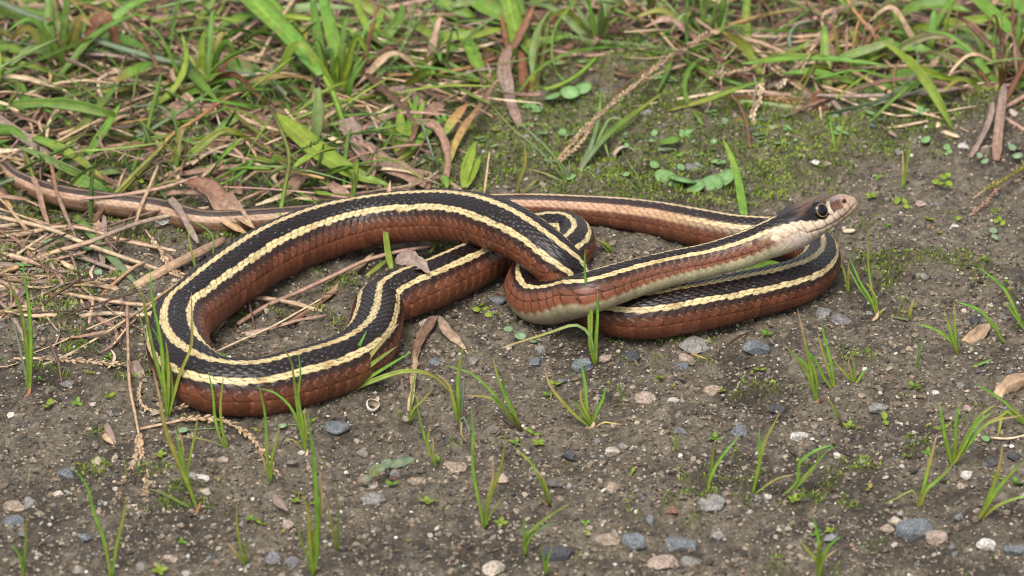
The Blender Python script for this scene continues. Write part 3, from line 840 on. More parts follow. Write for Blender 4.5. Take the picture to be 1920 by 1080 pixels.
def husks_local(parent, c, pts, size, every, start=.0, spread=22):
    W = world_pts(pts) - np.array(parent.location)
    v, f, cl = spikelets(W, every, size, c, seed=int(nseed()), start=start, spread=spread)
    h = obj('seed_husks', mesh('seed_husks', v, f, mat_of(c), cl), parent)
    h['kind'] = 'stuff'


B_local(t_, 'stalk', 'dead>tan', 7, [(238, 572, 40), (240, 640, 34), (243, 720, 26), (254, 780, 18), (260, 812, 12)], 'stem')
for q in ([(260, 812, 12), (256, 850, 9), (240, 890, 6), (214, 940, 3)], [(262, 812, 12), (266, 850, 9), (273, 890, 6), (272, 968, 2)]):
    B_local(t_, 'branch', 'tan', 6, q, 'thin', thick=.4)
    husks_local(t_, 'tan', q, 13, 5)
# thicket along the top
top = [
    ('grass_leaf', 'tall broad bright green leaf left of the sheathed clump', 'grass leaf', 'bright', 30, [(642, 150, 30), (632, 100, 56), (616, 40, 84), (598, -30, 112)], 'blade', {}),
    ('grass_leaf', 'narrower green leaf beside the tall broad bright one', 'grass leaf', 'green', 22, [(612, 140, 30), (600, 92, 52), (592, 40, 76), (584, -20, 100)], 'blade', {}),
    ('grass_leaf', 'yellow green blade pointing down from the top edge', 'grass leaf', 'lime', 17, [(694, 92, 40), (690, 60, 56), (674, 20, 74), (656, -24, 90)], 'leaf', {}),
    ('grass_leaf', 'short yellow green blade beside the pale seed spike', 'grass leaf', 'lime', 13, [(698, 84, 30), (706, 50, 46), (722, 18, 58)], 'blade', {}),
    ('dry_stalk', 'long reddish stem lying level behind the leafy shoot', 'dry stalk', 'brown>orange>red', 9, [(626, 134, 30), (700, 139, 34), (780, 138, 36), (860, 130, 34), (936, 106, 30)], 'stem', {}),
    ('grass_stalk', 'pale green creeping stem joining the clump at its foot', 'grass stalk', 'bright>pale', 12, [(988, 196, 6), (945, 172, 14), (880, 138, 24), (800, 96, 36)], 'stem', {}),
    ('grass_leaf', 'broad upright green blade on the creeping stem', 'grass leaf', 'bright', 28, [(908, 148, 22), (892, 112, 38), (876, 78, 52), (852, 40, 66)], 'leaf', {}),
    ('dead_leaf', 'curly dark brown dead blade by the leafy shoot', 'dead leaf', 'dark>brown', 14, [(686, 138, 54), (722, 172, 50), (756, 204, 42), (778, 238, 32), (766, 270, 22), (742, 290, 14)], 'straight', {'crumple': .5}),
    ('dead_leaf', 'purplish curled dead leaf behind the leafy shoot', 'dead leaf', 'dead', 18, [(776, 228, 34), (808, 232, 36), (830, 256, 32), (840, 300, 22), (834, 346, 12)], 'straight', {'crumple': .5}),
    ('dead_leaf', 'twisted blade fading from yellow to brown with pointed tip', 'dead leaf', 'yellow>orange>brown>dead', 14, [(838, 316, 16), (854, 270, 28), (872, 236, 40), (900, 198, 52), (932, 148, 62)], 'blade', {'crumple': .3}),
    ('dead_leaf', 'wide grey brown dead leaf folded behind the big loop', 'dead leaf', 'greyb>dead', 40, [(648, 222, 40), (668, 268, 34), (712, 302, 28), (770, 328, 24), (806, 352, 16)], 'straight', {'crumple': .55}),
    ('dead_leaf', 'dark dead blade lying behind the wide grey brown leaf', 'dead leaf', 'brown', 15, [(640, 232, 26), (652, 280, 24), (672, 318, 20), (690, 356, 14)], 'straight', {'crumple': .5}),
    ('grass_leaf', 'long green blade bending over the mossy soil', 'grass leaf', 'grey>green>yellow', 13, [(1088, 318, 6), (1110, 286, 18), (1146, 246, 30), (1190, 212, 38), (1242, 174, 42)], 'blade', {}),
    ('grass_leaf', 'thin upright green blade beside the long bending one', 'grass leaf', 'grey>green', 10, [(1090, 312, 6), (1110, 268, 24), (1122, 220, 44), (1128, 162, 66)], 'thin', {}),
    ('grass_leaf', 'pale green blade curled into a hook over the moss', 'grass leaf', 'pale', 8, [(1110, 296, 8), (1130, 244, 30), (1148, 220, 38), (1166, 224, 36), (1168, 236, 30)], 'thin', {}),
    ('grass_leaf', 'pale hanging tip under the hooked blade', 'grass leaf', 'pale', 7, [(1134, 236, 28), (1134, 266, 18), (1142, 296, 6)], 'thin', {}),
    ('grass_stalk', 'dark olive stalk standing upright from the top edge', 'grass stalk', 'dgreen', 9, [(1296, 152, 10), (1290, 100, 36), (1288, 50, 60), (1290, -20, 92)], 'stem', {}),
    ('grass_stalk', 'light green runner lying level out of the clump', 'grass stalk', 'pale>bright', 10, [(996, 124, 16), (1040, 118, 22), (1100, 114, 24), (1170, 108, 22)], 'stem', {}),
    ('grass_stalk', 'bright green runner bending up from the clump foot', 'grass stalk', 'lime>bright', 11, [(992, 172, 8), (1040, 162, 14), (1080, 142, 22), (1120, 106, 30)], 'stem', {}),
    ('grass_leaf', 'slanting green blade on the far side of the clump', 'grass leaf', 'green', 13, [(1056, 72, 30), (1100, 52, 40), (1140, 28, 50), (1176, -10, 60)], 'blade', {}),
    ('grass_leaf', 'green blade hanging above the round seedling leaf', 'grass leaf', 'green', 13, [(1262, 86, 30), (1256, 116, 34), (1244, 150, 28), (1230, 176, 14)], 'blade', {}),
    ('grass_stalk', 'olive arching stem turning orange near the tan straw', 'grass stalk', 'pink>orange>olive', 10, [(1272, 102, 28), (1310, 78, 40), (1360, 50, 52), (1430, 28, 60), (1506, 14, 62)], 'stem', {}),
    ('grass_stalk', 'dull green stem slanting down behind the dry seed heads', 'grass stalk', 'green', 11, [(1278, 108, 30), (1320, 130, 28), (1370, 152, 22), (1424, 168, 14)], 'stem', {}),
    ('grass_leaf', 'wide dull green leaf lying at the far side of the rooted clump', 'grass leaf', 'green', 42, [(1620, 178, 10), (1668, 158, 22), (1720, 140, 30), (1772, 128, 32)], 'leaf', {}),
    ('grass_leaf', 'arched green leaf near the top edge with a pointed tip', 'grass leaf', 'green>bright', 26, [(1684, 34, 50), (1716, 12, 64), (1762, 8, 68), (1822, 22, 62)], 'leaf', {}),
    ('grass_leaf', 'upright green blade dropping below the arched leaf', 'grass leaf', 'bright', 16, [(1692, 72, 22), (1684, 36, 40), (1668, -16, 64)], 'blade', {}),
    ('grass_leaf', 'big bright green blade crossing the top corner', 'grass leaf', 'bright', 32, [(1812, -24, 80), (1850, 14, 76), (1890, 52, 68), (1950, 96, 54)], 'straight', {}),
    ('grass_leaf', 'wide green blade at the extreme top corner', 'grass leaf', 'bright', 36, [(1860, -24, 90), (1900, 4, 86), (1960, 34, 78)], 'straight', {}),
    ('grass_leaf', 'dark green level leaf below the big bright corner blade', 'grass leaf', 'dgreen', 22, [(1780, 66, 26), (1830, 70, 32), (1880, 78, 32), (1940, 84, 28)], 'leaf', {}),
    ('grass_leaf', 'pointed green leaf standing beside the reddish root crown', 'grass leaf', 'bright>green', 26, [(1566, 176, 12), (1586, 154, 24), (1604, 126, 38), (1620, 96, 52)], 'leaf', {}),
    ('grass_leaf', 'narrow green leaf between the crown and the pointed leaf', 'grass leaf', 'green', 12, [(1524, 176, 12), (1534, 150, 24), (1558, 112, 38)], 'blade', {}),
    ('dry_stalk', 'orange stem leaning across the thicket near the top edge', 'dry stalk', 'red>orange', 10, [(1690, 106, 40), (1640, 62, 56), (1600, 16, 70), (1582, -16, 80)], 'stem', {}),
    ('dry_stalk', 'long rusty red stem slanting down to the brown stumps', 'dry stalk', 'red>rust>brown', 9, [(1596, 60, 60), (1640, 80, 56), (1700, 112, 46), (1764, 150, 32), (1838, 194, 12)], 'stem', {}),
    ('dead_leaf', 'orange yellow withered leaf joint among the straws', 'dead leaf', 'orange>yellow', 18, [(1538, 84, 44), (1560, 72, 48), (1584, 70, 48), (1612, 58, 48)], 'straight', {'crumple': .5}),
    ('dead_leaf', 'thick dead brown stalk standing on the soil near the frame edge', 'dead stalk', 'dead>greyb', 21, [(1868, 298, 4), (1872, 250, 20), (1878, 200, 40), (1884, 156, 58)], 'straight', {'fold': -.3, 'thick': .35}),
    ('dead_leaf', 'split dry stalk bending away from the thick brown one', 'dead stalk', 'greyb', 12, [(1820, 294, 3), (1842, 256, 14), (1858, 216, 28), (1862, 190, 36)], 'straight', {'crumple': .3}),
    ('dry_stalk', 'rusty stalk leaving the frame beside the thick brown stalk', 'dry stalk', 'rust', 14, [(1880, 196, 24), (1900, 160, 36), (1926, 110, 52)], 'stem', {}),
    ('dry_stalk', 'pink dead stem leaning in from the frame edge', 'dry stalk', 'pink', 11, [(1884, 200, 20), (1910, 186, 26), (1950, 160, 34)], 'stem', {}),
    ('dry_stalk', 'reddish root stalk spreading over the soil at the frame edge', 'dry stalk', 'pink', 11, [(1880, 216, 12), (1910, 236, 8), (1950, 256, 5)], 'stem', {}),
    ('dead_leaf', 'limp grey brown blade hanging from the rooted crown', 'dead leaf', 'greyb', 12, [(1560, 188, 20), (1582, 212, 14), (1600, 238, 7), (1636, 262, 3)], 'straight', {'crumple': .4}),
    ('dead_leaf', 'long thin brown blade trailing on the soil from the crown', 'dead leaf', 'brown>greyb', 12, [(1588, 214, 8), (1620, 224, 7), (1656, 240, 5), (1690, 262, 3)], 'blade', {'crumple': .4}),
    ('grass_leaf', 'upright bright green blade standing between the two far coils', 'grass leaf', 'bright>bright>lime', 17, [(1402, 452, 6), (1396, 410, 30), (1382, 330, 72), (1370, 292, 92), (1354, 258, 108)], 'blade', {}),
    ('grass_leaf', 'crumpled green blade lying under the lifted neck', 'grass leaf', 'green', 14, [(1382, 514, 4), (1420, 500, 8), (1448, 492, 9), (1478, 500, 5)], 'leaf', {'crumple': .4}),
]
for nm, lb, cat, c, w_, p, kd, kw in top:
    B(nm, lb, cat, c, w_, p, kd, **kw)
spk = [
    ('thin pale green seed spike lying level left of the clump', 'pale', 4, [(636, 42, 40), (700, 48, 44), (770, 51, 46), (858, 52, 44)], 'pale', 9),
    ('long green and white seed spike lying level beyond the clump', 'pale', 5, [(980, 50, 40), (1040, 60, 44), (1100, 74, 46), (1180, 82, 44), (1284, 96, 40)], 'pale', 11),
    ('pale green seed spike slanting up to the top edge', 'pale', 5, [(652, 184, 20), (700, 150, 40), (742, 110, 56), (774, 50, 76), (824, -8, 96)], 'pale', 12),
    ('second pale seed spike parallel to the slanting one', 'grey', 5, [(716, 120, 40), (758, 86, 54), (772, 40, 70), (774, 8, 82)], 'pale', 12),
    ('brown seed spike arching to the slanting pale ones', 'red>brown', 4, [(640, 138, 40), (690, 118, 54), (738, 84, 64), (792, 70, 66)], 'brown', 9),
    ('long brown seed stalk slanting to the moss behind the far coil', 'orange>tan>pink', 6, [(1016, 336, 8), (1060, 282, 26), (1110, 228, 44), (1180, 168, 60), (1266, 100, 74), (1330, 62, 82)], 'tan', 13),
    ('shorter brown seed strand beside the long slanting stalk', 'tan', 4, [(1030, 326, 8), (1056, 298, 18), (1090, 266, 30), (1112, 230, 42)], 'tan', 12),
    ('tan seed head pointing left from the yellow joint', 'tan', 5, [(1534, 80, 50), (1480, 98, 48), (1430, 122, 44), (1334, 144, 38)], 'tan', 13),
    ('thick tan seed head slanting down from the yellow joint', 'straw', 5, [(1528, 84, 50), (1504, 112, 44), (1482, 138, 38), (1458, 164, 30)], 'straw', 15),
    ('tan seed head hanging down to the mossy soil', 'tan', 5, [(1434, 118, 46), (1428, 160, 36), (1424, 186, 30), (1412, 212, 24), (1420, 258, 12), (1430, 296, 3)], 'straw', 14),
    ('brown seed spike crossing the hanging tan one', 'brown', 6, [(1328, 84, 46), (1350, 108, 42), (1388, 138, 36), (1424, 162, 28)], 'rust', 11),
    ('orange brown husk row near the foot of the hanging seed head', 'brown', 4, [(1344, 168, 16), (1368, 182, 18), (1420, 182, 18), (1500, 192, 14)], 'orange', 14),
    ('dark purple seed spike in the far thicket', 'dark', 5, [(1716, 170, 30), (1746, 150, 36), (1782, 134, 40), (1806, 118, 42)], 'brown', 10),
    ('greenish seed spike slanting to the frame edge beside the snout', 'tan>yellow', 4, [(1824, 372, 4), (1850, 354, 9), (1880, 338, 14), (1940, 300, 22)], 'yellow', 14),
    ('reddish seed strand lying on the soil ahead of the snout', 'pink', 4, [(1802, 412, 2), (1830, 396, 5), (1856, 370, 8), (1872, 352, 11)], 'dead', 12),
    ('dark stemmed seed stalk over the orange stem', 'dark', 4, [(1514, 14, 70), (1550, 44, 66), (1590, 64, 62), (1634, 76, 56)], 'rust', 10),
    ('tan husks hanging under the rusty red stem', 'straw', 4, [(1678, 86, 40), (1688, 110, 30), (1684, 130, 22), (1684, 150, 16)], 'straw', 10),
]
for lb, c, w_, p, sc, sz in spk:
    seed_spike(lb, c, w_, p, sc, size=sz, every=6)

# sheathed clump at the top edge
t_ = empty('grass_clump', P(985, 196, 0)); tag(t_, 'crabgrass clump with thick green sheath and dead brown base at the top edge', 'grass clump')
B_local(t_, 'sheath', 'lime>bright', 46, [(976, 100, 30), (968, 60, 54), (956, 10, 84), (944, -50, 116)], 'stem')
B_local(t_, 'inner_sheath', 'green', 24, [(984, 80, 36), (980, 40, 60), (968, -30, 96)], 'stem')
B_local(t_, 'base_stalk', 'rust', 24, [(984, 196, 2), (982, 150, 18), (978, 96, 38)], 'stem')
B_local(t_, 'base_stalk', 'yellow', 13, [(994, 190, 2), (1000, 140, 22), (1008, 80, 46), (1014, 40, 62)], 'stem')
B_local(t_, 'base_stalk', 'olive', 12, [(996, 192, 2), (1008, 150, 18), (1020, 96, 40), (1028, 40, 62)], 'stem')
B_local(t_, 'leaf', 'bright', 38, [(960, 42, 60), (928, 22, 70), (896, 4, 76), (870, -24, 80)], 'leaf')
B_local(t_, 'dead_blade', 'brown>red', 17, [(962, 90, 50), (976, 64, 62), (990, 34, 72), (1004, 4, 80)], 'blade', crumple=.3)
B_local(t_, 'dead_blade', 'rust', 12, [(950, 88, 50), (944, 50, 64), (938, 20, 74)], 'blade', crumple=.3)
B_local(t_, 'hanging_dead_leaf', 'dead>greyb>dead', 26, [(960, 82, 50), (950, 104, 46), (946, 134, 38), (954, 180, 24), (970, 224, 12), (986, 264, 4)], 'blade', crumple=.35, fold=.4)
B_local(t_, 'leaf', 'lime', 17, [(1000, 168, 10), (1004, 146, 18), (1010, 120, 26)], 'leaf')
# leafy shoot with short leaves
t_ = empty('leafy_shoot', P(752, 300, 0)); tag(t_, 'low leafy shoot with short yellow green leaves behind the loop', 'shoot')
for tip, w_, c in (((712, 204, 34), 18, 'lime'), ((748, 196, 44), 22, 'lime'), ((783, 176, 50), 18, 'bright'), ((797, 188, 46), 20, 'lime'), ((842, 212, 36), 18, 'bright'), ((724, 238, 22), 20, 'lime'), ((772, 240, 26), 26, 'lime')):
    B_local(t_, 'leaf', c, w_, [(752, 300, 3), ((752 + tip[0]) / 2 + 2, (296 + tip[1]) / 2 - 4, tip[2] * .6), tip], 'leaf')
t_ = empty('leafy_shoot', P(850, 330, 0)); tag(t_, 'small shoot with an orange tipped leaf beside the curled dead leaf', 'shoot')
B_local(t_, 'leaf', 'bright>orange>red', 20, [(830, 256, 24), (850, 226, 38), (878, 192, 50)], 'leaf')
B_local(t_, 'leaf', 'lime', 22, [(868, 352, 14), (876, 310, 34), (892, 264, 52)], 'leaf')
B_local(t_, 'leaf', 'lime', 20, [(874, 352, 14), (884, 326, 24), (901, 292, 36)], 'leaf')
B_local(t_, 'leaf', 'bright', 17, [(838, 352, 14), (834, 336, 22), (830, 328, 24)], 'leaf')
# rooted crown on the far side
t_ = empty('grass_clump', P(1535, 205, 0)); tag(t_, 'crabgrass clump spreading stems from a reddish brown root crown', 'grass clump')
B_local(t_, 'root_crown', 'rust', 42, [(1516, 206, 6), (1536, 192, 12), (1560, 182, 14)], 'leaf', crumple=.8)
B_local(t_, 'root_crown', 'dark', 30, [(1520, 210, 3), (1540, 204, 6), (1564, 196, 6)], 'leaf', crumple=.8)
B_local(t_, 'stem', 'pink>pale>pale', 17, [(1530, 204, 8), (1484, 200, 10), (1440, 194, 12), (1352, 184, 12)], 'stem')
B_local(t_, 'stem', 'pink>lime>bright', 17, [(1584, 214, 6), (1628, 194, 14), (1668, 178, 18), (1712, 164, 18)], 'stem')
B_local(t_, 'stem', 'rust>orange', 12, [(1546, 186, 14), (1574, 166, 24), (1594, 154, 30)], 'stem')
B_local(t_, 'stem', 'brown>tan', 12, [(1530, 184, 12), (1500, 158, 24), (1462, 128, 36), (1410, 86, 50)], 'stem')
B_local(t_, 'leaf_tip', 'yellow>orange', 13, [(1424, 214, 8), (1400, 222, 10), (1378, 230, 8), (1376, 240, 4)], 'blade')
# shoots on the straw inside the coil
t_ = empty('budding_shoot', P(808, 478, 20)); tag(t_, 'small budding shoot at the straw end in front of the big loop', 'shoot')
B_local(t_, 'leaf', 'lime>grey>orange', 20, [(826, 462, 40), (832, 436, 52), (844, 410, 62), (846, 384, 72)], 'leaf', crumple=.3)
B_local(t_, 'leaf', 'lime>orange', 9, [(814, 460, 40), (804, 444, 48), (784, 424, 56)], 'blade')
B_local(t_, 'leaf', 'lime>orange', 7, [(846, 398, 66), (854, 384, 74), (866, 368, 82)], 'blade')
B_local(t_, 'stem', 'olive', 9, [(806, 474, 30), (814, 462, 40), (828, 448, 46)], 'stem')
t_ = empty('grass_shoot', P(734, 505, 10)); tag(t_, 'upright shoot with withered brown tip standing before the big loop', 'shoot')
B_local(t_, 'green_blade', 'lime>olive', 13, [(734, 504, 40), (727, 470, 56), (723, 420, 80), (727, 396, 92)], 'straight')
B_local(t_, 'withered_tip', 'dead>tan', 11, [(727, 400, 90), (728, 370, 104), (732, 338, 120)], 'blade', crumple=.3)
B_local(t_, 'side_leaf', 'yellow>green', 10, [(684, 518, 42), (700, 508, 46), (720, 492, 46), (730, 484, 46)], 'leaf')
B('dead_leaf', 'small crinkled grey dead leaf lying on the middle coil', 'dead leaf', 'greyb', 34, [(742, 492, 92), (764, 484, 98), (784, 496, 98), (806, 512, 94)], 'leaf', crumple=.6, fold=.1)
B('dead_leaf', 'brown dead leaf folded at the foot of the middle coil', 'dead leaf', 'dead>brown', 17, [(816, 592, 12), (790, 632, 12), (778, 668, 10), (772, 700, 6)], 'straight', crumple=.5)
B('dead_leaf', 'pointed dead leaf spreading from the folded brown one', 'dead leaf', 'greyb>tan', 19, [(822, 592, 12), (838, 620, 12), (862, 644, 10), (878, 664, 6)], 'leaf', crumple=.5)
B('dead_leaf', 'shrivelled tan leaf strip below the middle coil', 'dead leaf', 'tan', 13, [(780, 660, 10), (776, 700, 10), (772, 740, 8), (766, 770, 3)], 'straight', crumple=.7)
B('dead_leaf', 'grey dead leaf strip lying beside the shrivelled tan one', 'dead leaf', 'greyb', 16, [(768, 700, 5), (752, 730, 5), (734, 752, 4)], 'straight', crumple=.7)
B('dead_leaf', 'crumpled pink grey dead leaf against the left bend', 'dead leaf', 'greyb', 30, [(250, 676, 8), (258, 700, 12), (276, 716, 8)], 'leaf', crumple=.6)
B('dead_leaf', 'torn tan dead leaf on bare soil near the frame edge', 'dead leaf', 'tan', 24, [(1800, 644, 2), (1828, 630, 8), (1846, 616, 10), (1856, 606, 6)], 'leaf', crumple=.6)
B('dead_leaf', 'rolled pale brown bark piece at the frame edge', 'bark piece', 'tan>dead', 34, [(1872, 748, 4), (1888, 724, 16), (1912, 712, 18), (1950, 706, 12)], 'straight', crumple=.4, fold=-.5)


# upright tufts along the top of the frame
def clump(label, bx, by, n, h, spread, cols, wid, seed, dead=2):
    r = np.random.default_rng(seed)
    t_ = empty('grass_clump', P(bx, by, 0)); tag(t_, label, 'grass clump')
    lean = r.normal(0, .35)
    for k in range(n + dead):
        a = np.clip(r.normal(lean, .62), -1.5, 1.5); hh_ = h * r.uniform(.3, 1.15); back = r.normal(0, 22)
        c = cols[r.integers(len(cols))] if k < n else ['dead', 'pink', 'rust', 'tan'][r.integers(4)]
        dr = r.uniform(.0, .75) * min(1, abs(a) + .25) * (1.0 if k < n else 1.3)
        ox, oy = r.normal(0, 12), r.normal(0, 6)
        z2, z3 = hh_ * .8, hh_ * max(.12, 1.0 - dr)
        pts = [(bx + ox, by + oy, 2), (bx + ox + a * spread * .25, by + oy - hh_ * .34 + back * .2, hh_ * .42), (bx + ox + a * spread * .62, by + oy - z2 * .86 + back * .6, z2), (bx + ox + a * spread, by + oy - z3 * .86 + back, z3)]
        if k < n and r.random() < .35: c = c.split('>')[0] + '>' + ['yellow', 'orange', 'dead'][r.integers(3)]
        B_local(t_, 'leaf' if k < n else 'dead_leaf', c, r.uniform(wid[0] * .6, wid[1]), pts, ['blade', 'leaf', 'blade', 'thin'][r.integers(4)], fold=r.uniform(.1, .4), tilt=r.normal(0, 30), twist=r.normal(0, .35), crumple=0.12 if k < n else .5)
    for k in range(2):
        B_local(t_, 'sheath', ['pink>lime', 'rust>olive'][k], wid[0] * 1.1, [(bx + 4 * k - 2, by + 1, 1), (bx + r.normal(0, 8), by - h * .2, h * .24), (bx + r.normal(0, 20), by - h * .45, h * .5)], 'stem')


for a in [('bright crabgrass tuft behind the broad yellow green leaf', 640, 180, 9, 200, 120, ['bright', 'green', 'lime'], (13, 24), 1), ('tuft of wide green leaves at the top corner over the tail', 120, 130, 8, 170, 150, ['green', 'bright', 'pale'], (16, 30), 2),
          ('mixed green and dead tuft by the folded tan leaf', 380, 190, 8, 190, 130, ['green', 'lime', 'olive'], (12, 22), 3), ('green tuft right of the sheathed clump', 1130, 100, 7, 150, 110, ['green', 'bright', 'pale'], (11, 20), 4),
          ('dull green tuft behind the long brown seed stalk', 1330, 90, 7, 140, 120, ['olive', 'green', 'pale'], (9, 18), 5), ('tuft of reddish and green blades behind the root crown', 1610, 130, 8, 160, 130, ['green', 'bright', 'olive>orange'], (12, 22), 6),
          ('bright tuft under the arched corner leaf', 1740, 120, 7, 150, 110, ['bright', 'green', 'lime'], (13, 24), 7), ('green and rusty tuft at the stumps by the frame edge', 1880, 170, 7, 180, 120, ['green', 'bright', 'orange>olive'], (12, 22), 8),
          ('low green tuft between the tail and the upright olive stalk', 330, 320, 7, 120, 130, ['green', 'bright', 'lime'], (9, 18), 9), ('small tuft right of the leafy shoot', 820, 130, 6, 130, 80, ['lime', 'bright', 'green'], (10, 18), 12)]:
    clump(*a)
for a in [('reddish stemmed dry tussock at the frame edge above the stumps', 1900, 150, 5, 190, 130, ['rust>orange', 'green', 'red>olive'], (9, 17), 31, 9), ('rust coloured stalks leaning over the root crown', 1580, 150, 3, 150, 140, ['red>orange', 'green'], (7, 13), 33, 7), ('brown and green tuft left of the dark olive stalk', 1230, 60, 6, 120, 110, ['green', 'olive', 'rust>green'], (9, 18), 35, 4)]:
    clump(*a)
for lb, c, w_, p in [
    ('pinkish straw lying over the middle of the tail', 'pink', 8, [(150, 372, 46), (220, 366, 50), (300, 352, 52), (372, 330, 48)]), ('tan straw crossing the tail steeply', 'tan', 7, [(250, 430, 14), (262, 392, 44), (280, 350, 52), (296, 310, 54)]),
    ('dead strap shaped blade draped over the tail', 'greyb', 17, [(318, 372, 50), (338, 396, 50), (356, 430, 32), (372, 456, 14)]), ('limp brown blade hanging over the tail near its tip', 'dead', 12, [(60, 330, 48), (72, 356, 46), (80, 392, 26), (92, 424, 10)]),
    ('long tan straw lying below the tail', 'tan', 9, [(30, 440, 18), (130, 424, 24), (240, 452, 22), (330, 470, 14)]), ('pink dead blade folded in the litter below the tail', 'pink', 18, [(170, 398, 10), (196, 450, 16), (214, 496, 10)]),
    ('grey dead stalk standing in the litter below the tail', 'greyb', 15, [(192, 500, 4), (194, 450, 16), (196, 404, 24)]), ('pale frayed straw lying against the left bend', 'straw', 10, [(130, 596, 10), (200, 586, 16), (264, 590, 20), (306, 582, 24)]),
    ('reddish straw slanting up from the left bend', 'red>tan', 9, [(190, 552, 10), (226, 520, 16), (254, 498, 22), (272, 490, 24)]), ('tan straw lying over the frame edge litter', 'straw', 9, [(-20, 470, 20), (50, 486, 20), (110, 520, 14), (160, 548, 8)])]:
    B('dry_straw', lb, 'straw', c, w_, p, 'straight' if w_ > 11 else 'stem', crumple=.4 if w_ > 11 else 0.1)
# ---------------------------------------------------------------- small grass sprouts standing on the bare soil
def sprout(label, base, blades, c='sprout', width=8, group='grass sprouts on the bare soil', foot=None):
    t_ = empty('grass_sprout', P(base[0], base[1], 0))
    tag(t_, label, 'grass sprout', group)
    for k, bl_ in enumerate(blades):
        cc, ww = c, width
        if isinstance(bl_, tuple): bl_, cc, ww = bl_[0], bl_[1] or c, bl_[2] or width
        pts = []
        for q, (x, y) in enumerate(bl_):
            z = max(2.0, (base[1] - y) * (0.94 + 0.04 * math.sin(k * 2.3)))
            pts.append((x + 2.2 * math.sin(x * 3.7 + k), y, z))
        p0 = (base[0] + 1.5 * math.sin(k * 1.7), base[1] + 1, -4)
        B_local(t_, 'blade', cc + (['>yellow', '', '>yellow>tan', '', '>olive'][(k * 2 + int(base[0])) % 5]), ww * .82, [p0] + pts, 'blade', fold=.35, tilt=20 * math.sin(k * 1.9 + base[0]))
    if foot:
        B_local(t_, 'withered_foot', foot, 7, [(base[0] - 8, base[1] + 3, 1), (base[0], base[1] - 4, 4), (base[0] + 3, base[1] - 18, 14)], 'blade')
    return t_


sprout('tall two bladed sprout by the level tan seed spike near the frame edge', (54, 742), [[(48, 660), (36, 580), (18, 530), (0, 500)], [(56, 640), (54, 570), (42, 488)], ([(46, 700), (32, 640), (20, 592)], 'grey', 5)], width=10, foot='red')
sprout('tall sprout with many blades rising before the left bend of the loop', (314, 786), [[(304, 720), (290, 660), (272, 590), (262, 548), (234, 524)], [(310, 720), (302, 640), (288, 560), (280, 500)], [(316, 730), (310, 670), (296, 630), (280, 610)],
       [(314, 740), (316, 680), (310, 636)], [(322, 750), (340, 700), (358, 650), (362, 600), (358, 548)], [(320, 740), (318, 690), (314, 660)]], width=9)
sprout('long leaning blade rooted below the left bend with a side blade', (372, 960), [[(352, 912), (330, 860), (310, 800), (298, 740), (284, 690)], ([(340, 944), (306, 926), (270, 914)], None, 6), ([(350, 900), (336, 850), (326, 800)], None, 8)], width=11, foot='red')
sprout('thin two bladed sprout beside the long leaning blade', (350, 905), [[(352, 870), (362, 820), (372, 772)], [(346, 870), (342, 830), (334, 796)]], width=6, foot='red')
sprout('two bladed sprout touching the belly of the front coil', (428, 846), [[(414, 820), (404, 780), (398, 740), (389, 694)], [(416, 810), (414, 760), (418, 700)], ([(410, 832), (380, 824), (330, 816)], 'grey', 4)], width=7)
sprout('sprout below the arched tan seed spike', (508, 905), [[(502, 850), (496, 780), (487, 720)], [(510, 860), (518, 820), (526, 790)], ([(500, 880), (492, 856), (480, 842)], 'grey', 5)], width=7)
sprout('branching sprout with a fanned foot at the belly of the front coil', (574, 858), [[(562, 790), (550, 690), (546, 676), (520, 640)], [(566, 790), (560, 740), (562, 700), (560, 660)], [(560, 800), (540, 760), (512, 734), (480, 728)], [(572, 800), (570, 780), (570, 764)], ([(556, 830), (536, 822), (528, 842)], 'grey', 4)], width=7, foot='tan')
sprout('tall bright sprout at the bottom edge with four blades', (588, 1082), [[(596, 1000), (594, 920), (586, 850), (577, 770)], [(582, 1020), (576, 960), (566, 924)], [(590, 1010), (604, 950), (598, 880)], ([(574, 1040), (562, 1010), (550, 960)], None, 5), [(592, 1020), (592, 960), (600, 930)]], width=10)
sprout('thin sprout beside the tall bright one at the bottom edge', (632, 1036), [[(626, 1000), (618, 960), (608, 926)], [(634, 1000), (632, 960), (634, 930)]], width=6)
sprout('three bladed sprout alone on the soil below the middle', (908, 992), [[(900, 950), (888, 880), (885, 800), (884, 764)], [(918, 940), (936, 880), (950, 820)], [(916, 944), (922, 900), (926, 860)], ([(924, 960), (940, 934), (952, 920)], None, 4)], width=8)
sprout('tiny sprout with short blades beside two purple pebbles', (460, 1058), [[(450, 1020), (446, 980), (446, 944)], [(446, 1040), (432, 1022), (418, 1018)], [(462, 1030), (462, 1000)]], width=6)
sprout('wide two bladed sprout at the bottom edge by the dry seed stalk', (208, 1086), [[(196, 1020), (178, 960), (160, 910), (134, 872)], [(216, 1030), (228, 980), (236, 930)]], width=8)
sprout('short sprout at the bottom corner', (44, 1086), [[(46, 1030), (50, 960)], [(34, 1040), (20, 1020)]], width=7)
sprout('low spreading tuft of long blades against the belly of the front coil', (632, 744), [[(664, 706), (706, 656), (748, 606)], [(660, 716), (700, 680), (748, 648)], [(664, 724), (720, 690), (772, 660)], [(650, 700), (668, 664), (690, 620)], [(690, 718), (760, 696), (812, 704), (850, 742)], [(644, 700), (650, 668), (662, 640)], ([(628, 748), (622, 742)], 'pale', 9)], width=12, c='sprout')
sprout('grey green sprout with broad blade ahead of the spreading tuft', (862, 806), [[(852, 750), (838, 716), (818, 700)], [(860, 740), (858, 700), (868, 644)], ([(864, 760), (868, 726), (866, 706)], 'grey', 10), ([(868, 780), (876, 800), (882, 816)], 'grey', 5), ([(864, 790), (866, 812), (872, 828)], 'greyb', 6)], width=9, c='rust>sprout')
